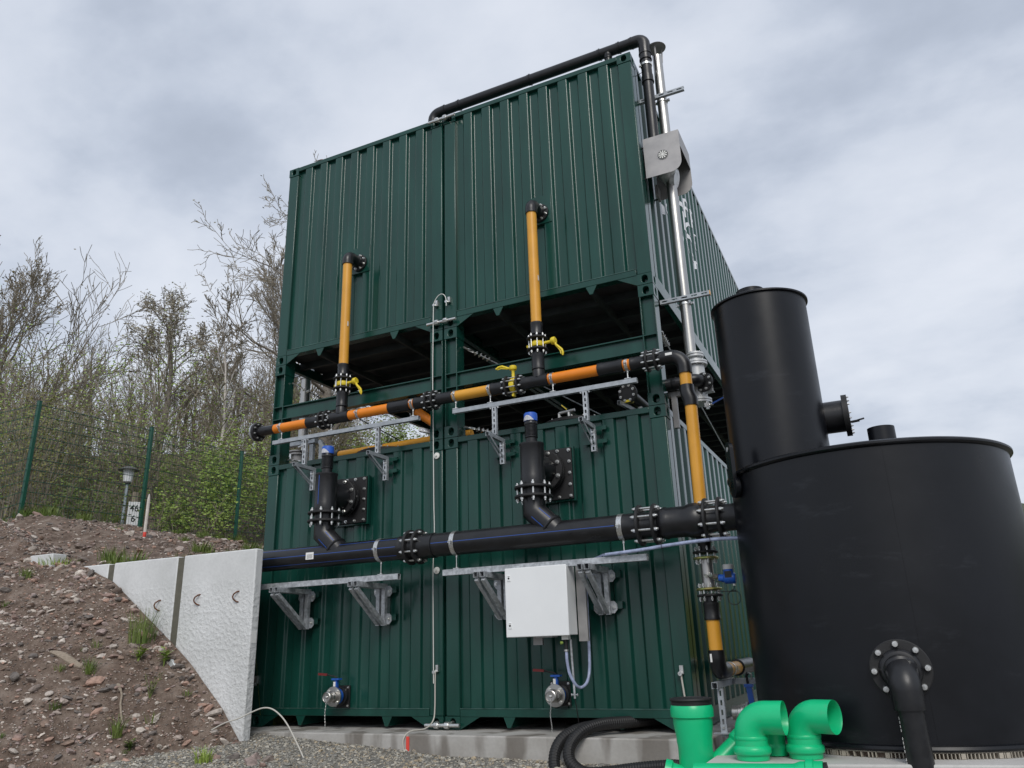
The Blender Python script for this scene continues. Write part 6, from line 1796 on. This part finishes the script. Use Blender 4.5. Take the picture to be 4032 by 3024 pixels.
# ------------------------------------------------------------------ mesh fence
FP = [(-10.06, -5.3), (-9.84, -3.1), (-9.62, -0.85), (-9.39, 1.46), (-9.13, 3.71), (-9.07, 6.20), (-9.0, 8.7), (-8.95, 11.2)]
fe = thing('mesh_fence', 'green wire mesh fence with square posts along the top of the bank', 'fence', (-9.2, 3.7, 3.2))
FZ = [terrace(x, y)+0.04 for x, y in FP]
for (x, y), z in zip(FP, FZ):
    p = part(MB().box(x-0.032, x+0.032, y-0.03, y+0.03, z-0.3, z+2.1), 'post', M['fence'], fe, bev=0.004)
    part(MB().box(x-0.035, x+0.035, y-0.033, y+0.033, z+2.1, z+2.112), 'post_cap', M['fence'], p)
for i in range(len(FP)-1):
    a = Vector((*FP[i], FZ[i])); b = Vector((*FP[i+1], FZ[i+1]))
    d = (b-a); n_ = Vector((-d.y, d.x, 0)).normalized()
    mb = MB()
    for k in range(11):
        h = 0.04+0.2*k
        for s_ in (-1, 1):
            mb.tube([a+Vector((0, 0, h))+n_*0.006*s_, b+Vector((0, 0, h))+n_*0.006*s_], 0.0046, 4)
    m_ = int(d.length/0.05)
    for k in range(1, m_):
        p = a+d*(k/m_)
        mb.tube([p+Vector((0, 0, 0.03)), p+Vector((0, 0, 2.06))], 0.0026, 3)
    part(mb, 'mesh_panel', M['fence'], fe, kind='stuff')

# ------------------------------------------------------------------ lamp, sign, stake beyond the fence
lx, ly = -11.68, 5.29
lz = terrace(lx, ly)-0.3
ltop = 5.12
lm = thing('lamp_post', 'small grey park lamp with dark hat behind the fence', 'lamp', (lx, ly, lz))
part(MB().cyl((lx, ly, lz), (lx, ly, ltop-0.44), 0.035, 14), 'pole', M['lamp_metal'], lm)
part(MB().lathe([(0.06, 0.0), (0.095, 0.03), (0.125, 0.32), (0.10, 0.33)], (lx, ly, ltop-0.46), (0, 0, 1), 20), 'lamp_shade', M['lamp_glass'], lm)
part(MB().lathe([(0.0, 0.06), (0.08, 0.05), (0.235, -0.03), (0.235, -0.04), (0.08, 0.0), (0.0, 0.0)], (lx, ly, ltop-0.12), (0, 0, 1), 24), 'lamp_hat', M['lamp_hat'], lm)
part(MB().lathe([(0.05, 0.0), (0.08, 0.03), (0.075, 0.06)], (lx, ly, ltop-0.49), (0, 0, 1), 16), 'collar', M['lamp_hat'], lm)
# sign plate: board faces the viewer
sx_, sy_ = -9.985, 4.20
sg = thing('number_sign', 'white sign board with black numbers 46 and 6 on a wooden post behind the fence', 'sign', (sx_, sy_, 3.0))
dv = (Vector((CAMP.x, CAMP.y, 0))-Vector((sx_, sy_, 0))).normalized()
sr = Vector((-dv.y, dv.x, 0)); su = Vector((0, 0, 1))
rot = Matrix((sr, su, dv)).transposed()
part(MB().bar((sx_, sy_, 2.9), (sx_, sy_, 4.08), 0.085, 0.075), 'post', M['wood'], sg)
bc = Vector((sx_, sy_, 3.62))+dv*0.055
bd = part(MB().obox(bc, 0.108, 0.245, 0.008, rot), 'board', M['white'], sg)
def sign_text(txt, off, size):
    me = text_mesh(txt, size); org = ORG[bd.name]
    for v in me.vertices:
        c = bc+sr*(v.co.x*0.85+off[0])+su*(v.co.y+off[1])+dv*0.0105
        v.co = c-org
    me.materials.clear(); me.materials.append(M['ink'])
    o = bpy.data.objects.new('number', me); link(o, bd, org)
sign_text('46', (0.012, 0.105), 0.20)
sign_text('6', (0.012, -0.115), 0.20)
for q_ in ((-0.08, 0.22), (0.08, 0.22), (-0.08, -0.22), (0.08, -0.22)):
    c = bc+sr*q_[0]+su*q_[1]+dv*0.008
    part(MB().cyl(c, c+dv*0.004, 0.008, 8), 'screw', M['galv'], bd)
kx, ky = -6.35, 1.56
kz = terrace_n(kx, ky)
wk = thing('wooden_stake', 'pointed pale wooden stake with a red band at its foot', 'stake', (kx, ky, kz))
part(MB().lathe([(0.024, -0.3), (0.024, 0.60), (0.010, 0.70), (0.0, 0.705)], (kx, ky, kz), (0, 0, 1), 8), 'stake', M['stake'], wk)
part(MB().lathe([(0.0245, 0.0), (0.0255, 0.002), (0.0255, 0.075), (0.0245, 0.077)], (kx, ky, kz+0.02), (0, 0, 1), 12), 'red_band', M['red_paint'], wk)

# ------------------------------------------------------------------ trees
class Tree:
    def __init__(s, seed):
        s.r = random.Random(seed); s.trunk = MB(); s.crown = MB(); s.ends = []
    def branch(s, p, d, L, r0, lvl, cfg):
        r_ = s.r
        nseg = cfg['seg'][lvl]
        pts = [p.copy()]; rs = [r0]; dirs = [d.copy()]
        c = p.copy(); dd = d.copy()
        tip = cfg['tip']
        for i in range(nseg):
            w = cfg['wob'][lvl]
            dd = dd+Vector((r_.gauss(0, w), r_.gauss(0, w), r_.gauss(0, w)+cfg['up'][lvl]))
            dd.normalize()
            c = c+dd*(L/nseg)
            pts.append(c.copy()); dirs.append(dd.copy())
            rs.append(max(tip, r0*(1-(i+1)/nseg*(0.9 if lvl else 0.82))))
        tgt = s.trunk if lvl <= 1 else s.crown
        tgt.tube(pts, rs, 7 if lvl == 0 else (5 if lvl == 1 else 3), caps=False)
        if lvl >= cfg['max']:
            s.ends.append((pts[-1], dirs[-1])); s.ends.append((pts[len(pts)//2], dirs[-1]))
            return
        n = cfg['n'][lvl]
        for k in range(n):
            t = cfg['t0'][lvl]+(1-cfg['t0'][lvl])*(k+r_.random())/n
            t = min(t, 0.98)
            f = t*nseg; i = min(int(f), nseg-1); q = pts[i].lerp(pts[i+1], f-i)
            u, v, w_ = frame(dirs[i+1])
            az = r_.uniform(0, 6.283) if lvl else k*2.4+r_.uniform(-0.4, 0.4)
            an = cfg['ang'][lvl]*r_.uniform(0.75, 1.25)
            nd = w_*math.cos(an)+(u*math.cos(az)+v*math.sin(az))*math.sin(an)
            ln = L*cfg['len'][lvl]*(1.15-cfg['fall'][lvl]*t)*r_.uniform(0.7, 1.2)
            s.branch(q, nd, ln, max(tip, rs[i]*cfg['rad'][lvl]), lvl+1, cfg)
    def leaves(s, n, size, m, spread=0.25, drop=0.0):
        r_ = s.r; mb = MB()
        for k in range(n):
            e_, d = s.ends[r_.randrange(len(s.ends))]
            c = e_+Vector((r_.gauss(0, spread), r_.gauss(0, spread), r_.gauss(0, spread)))
            a = Vector((r_.gauss(0, 1), r_.gauss(0, 1), r_.gauss(0, 1))).normalized(); u, v, w_ = frame(a)
            L = size*r_.uniform(0.5, 1.3)
            mb.add([c-u*L, c+v*L*0.5, c+u*L, c-v*L*0.5], [(0, 1, 2, 3)])
        return mb
BASE = dict(seg=[9, 6, 4, 3, 2], wob=[0.05, 0.12, 0.14, 0.16, 0.2], up=[0.02, 0.10, 0.08, 0.05, 0.05], n=[14, 7, 5, 3], t0=[0.3, 0.25, 0.2, 0.2], ang=[0.75, 0.65, 0.6, 0.6],
            len=[0.55, 0.5, 0.5, 0.55], fall=[0.75, 0.5, 0.4, 0.3], rad=[0.42, 0.55, 0.6, 0.7], max=4, tip=0.009)
def cfg(**k):
    c = dict(BASE); c.update(k); return c
def tree_obj(name, label, x, y, z, H, r0, seed, c, leaf=None, group=None, d0=(0, 0, 1), cat='tree', trunk_m='bark', crown_m='twig'):
    t = Tree(seed)
    t.branch(Vector((0, 0, -0.3)), Vector(d0).normalized(), H, r0, 0, c)
    root = thing(name, label, cat, (0, 0, 0), group)
    tr = part(t.trunk, 'trunk', M[trunk_m], root, sharp=0); tr.data.polygons.foreach_set('use_smooth', [True]*len(tr.data.polygons))
    part(t.crown, 'crown', M[crown_m], root, sharp=0)
    if leaf:
        n, size, m, spread = leaf
        part(t.leaves(n, size, m, spread), 'leaves', M[m], root, sharp=0)
    root.location = (x, y, z)
    return root
def copy_tree(o, loc, s, rz, label=None):
    c = o.copy(); COL.objects.link(c); c.location = loc; c.scale = (s, s, s*1.0); c.rotation_euler = (0, 0, rz)
    if label: c['label'] = label
    for ch in o.children:
        k = ch.copy(); COL.objects.link(k); k.parent = c
    return c
def polar(az, d):
    a = R(az); return 4.1+d*math.sin(a), -7+d*math.cos(a)
def gz(x, y): return hill(x, y) if (x < -15.8 or y > 13.9) else terrace(x, y)

x, y = polar(-59.5, 26)
tree_obj('bare_tree', 'big spreading bare tree at the left edge of the wood', x, y, gz(x, y), 7.4, 0.22, 5,
         cfg(n=[15, 8, 6, 4], t0=[0.12, 0.2, 0.15, 0.1], ang=[0.62, 0.5, 0.5, 0.5], len=[0.72, 0.55, 0.5, 0.5], up=[0.0, 0.07, 0.10, 0.12, 0.12], tip=0.0085), leaf=(900, 0.05, 'leaf_brown', 0.12))
x, y = polar(-50.6, 30)
tree_obj('bare_tree', 'round crowned bare tree with a dark fork in the middle of the wood', x, y, gz(x, y), 7.0, 0.20, 9,
         cfg(n=[15, 8, 6, 3], t0=[0.34, 0.3, 0.2, 0.1], ang=[0.62, 0.5, 0.55, 0.6], len=[0.62, 0.5, 0.45, 0.5], up=[0.02, 0.07, 0.05, 0.02, 0.02], tip=0.009), leaf=(2600, 0.055, 'bud', 0.10))
x, y = polar(-39.2, 23)
tree_obj('bare_tree', 'tall bare tree with crooked boughs reaching left of the containers', x, y, gz(x, y), 11.3, 0.22, 14,
         cfg(n=[17, 7, 5, 4], t0=[0.14, 0.2, 0.15, 0.1], ang=[1.05, 0.65, 0.6, 0.6], len=[0.42, 0.5, 0.5, 0.5], wob=[0.03, 0.20, 0.22, 0.24, 0.25], up=[0.03, 0.09, 0.10, 0.08, 0.08], tip=0.008), leaf=(900, 0.04, 'bud', 0.05))
x, y = polar(-40.8, 30)
tree_obj('bare_tree', 'straight dense bare tree just left of the container stack', x, y, gz(x, y), 9.2, 0.18, 17,
         cfg(n=[22, 8, 5, 3], t0=[0.2, 0.2, 0.15, 0.1], ang=[0.42, 0.4, 0.45, 0.5], len=[0.45, 0.5, 0.5, 0.5], up=[0.03, 0.06, 0.08, 0.05, 0.05], tip=0.0085))
x, y = polar(-46.4, 22)
tree_obj('birch_tree', 'slim pale stemmed birch behind the fence', x, y, gz(x, y), 6.3, 0.07, 23,
         cfg(n=[16, 6, 4, 3], t0=[0.35, 0.25, 0.2, 0.1], ang=[0.6, 0.5, 0.5, 0.5], len=[0.33, 0.5, 0.5, 0.5], tip=0.008), trunk_m='stake')
sap = []
for k in range(7):
    sap.append(tree_obj('bare_sapling', ('thin bare sapling with brown catkins in the wood behind the fence' if k % 2 else 'thin bare sapling with olive buds in the wood behind the fence'), 0, 0, -50, 6.0+0.35*k, 0.085+0.008*k, 60+k,
        cfg(n=[16, 6, 4], t0=[0.25, 0.2, 0.15], ang=[0.48, 0.45, 0.5], len=[0.36, 0.5, 0.5], max=3, tip=0.0085, wob=[0.035, 0.1, 0.14, 0.16]),
        leaf=(420, 0.035, 'leaf_brown' if k % 2 else 'leaf_olive', 0.12), group='bare saplings of the wood'))
r_ = random.Random(404)
spots = []
for k in range(64):
    az = -60+34.5*((k*0.618) % 1.0); d = 22+22*((k*0.377+0.13) % 1.0)
    x, y = polar(az, d)
    if x > -10.2 and y < 13: continue
    if -37.5 < az < -31 and d < 33: continue
    if x > -3.5: continue
    spots.append((x, y, gz(x, y)-0.1, r_.uniform(0.52, 0.84), r_.uniform(0, 6.28)))
for k, (x, y, z, s, a) in enumerate(spots):
    if k < 7:
        sap[k].location = (x, y, z); sap[k].scale = (s, s, s); sap[k].rotation_euler = (0, 0, a)
    else:
        copy_tree(sap[k % 7], (x, y, z), s, a)
# shrubs: many thin stems from the ground
def shrub_proto(name, label, group, H, seed, stems, leaf, m_twig='twig', tip=0.007, lean=0.45):
    t = Tree(seed)
    for k in range(stems):
        a = t.r.uniform(0, 6.283); ln = t.r.uniform(0.05, lean)
        t.branch(Vector((t.r.gauss(0, 0.25), t.r.gauss(0, 0.25), -0.2)), Vector((math.cos(a)*ln, math.sin(a)*ln, 1)).normalized(), H*t.r.uniform(0.6, 1.0), 0.022, 1,
                 cfg(seg=[5, 5, 3, 2, 2], n=[0, 6, 4, 3], t0=[0, 0.2, 0.15, 0.1], ang=[0, 0.5, 0.55, 0.6], len=[0, 0.42, 0.5, 0.5], max=3, tip=tip, wob=[0.1, 0.1, 0.15, 0.2, 0.2]))
    root = thing(name, label, 'shrub', (0, 0, 0), group)
    part(t.trunk, 'stems', M[m_twig], root, sharp=0); part(t.crown, 'crown', M[m_twig], root, sharp=0)
    n, size, m, spread = leaf
    part(t.leaves(n, size, m, spread), 'leaves', M[m], root, sharp=0)
    return root
shr = [shrub_proto('wild_shrub', ('tangled brown shrub in the undergrowth behind the fence' if k % 2 else ('tangled olive leaved shrub in the undergrowth behind the fence', '', 'green budding shrub in the undergrowth behind the fence')[k]), 'undergrowth shrubs behind the fence', 3.4+0.4*k, 80+k, 11, (3000, 0.03, ('leaf_olive', 'leaf_brown', 'leaf_fresh', 'leaf_brown')[k], 0.2)) for k in range(4)]
spots = []
for k in range(54):
    az = -60.5+35*((k*0.618+0.3) % 1.0); d = 17.5+19*((k*0.443) % 1.0)**1.2
    x, y = polar(az, d)
    if x > -9.9 and y < 13: continue
    if -54 < az < -48 and d < 22: continue
    if -37.5 < az < -31 and d < 33: continue
    if x > -3.5: continue
    spots.append((x, y, gz(x, y)-0.1, r_.uniform(0.6, 1.2), r_.uniform(0, 6.28)))
for k, (x, y, z, s, a) in enumerate(spots):
    if k < 4:
        shr[k].location = (x, y, z); shr[k].scale = (s, s, s); shr[k].rotation_euler = (0, 0, a)
    else:
        copy_tree(shr[k % 4], (x, y, z), s, a)
def one_shrub(az, d, H, seed, leaf, label, stems=10, tip=0.006):
    x, y = polar(az, d)
    o = shrub_proto('leafy_shrub', label, None, H, seed, stems, leaf, tip=tip); o.location = (x, y, gz(x, y)-0.15)
    return o
one_shrub(-45.9, 20.2, 3.0, 120, (6000, 0.04, 'leaf_fresh', 0.18), 'fresh green leafy shrub behind the third fence post')
one_shrub(-43.0, 21.5, 2.8, 121, (3000, 0.036, 'leaf_fresh', 0.16), 'fresh green leafy shrub close to the container edge')
one_shrub(-48.9, 17.8, 1.2, 122, (2200, 0.032, 'leaf_fresh', 0.14), 'low yellow-green shrub right of the wooden stake')
one_shrub(-49.2, 21.5, 2.3, 123, (2600, 0.034, 'grass', 0.14), 'dark green shrub behind the number sign')
one_shrub(-54.4, 18.2, 1.3, 124, (1300, 0.032, 'grass', 0.14), 'low green shrub left of the lamp')
one_shrub(-58.0, 18.5, 3.6, 125, (3200, 0.03, 'leaf_olive', 0.2), 'olive shrub at the far left behind the fence')
one_shrub(-35.2, 24, 2.6, 126, (2200, 0.07, 'leaf_fresh', 0.2), 'yellow-green shrub seen through the left open frame')
one_shrub(-33.2, 26, 2.6, 127, (2200, 0.07, 'grass', 0.2), 'green shrub on the slope seen through the left open frame')
one_shrub(-36.8, 28, 3.0, 128, (3600, 0.05, 'leaf_olive', 0.22), 'olive shrub on the slope seen between the left posts')
one_shrub(-34.0, 31, 3.4, 129, (3600, 0.05, 'leaf_fresh', 0.22), 'tall yellow-green shrub on the slope behind the left open frame')
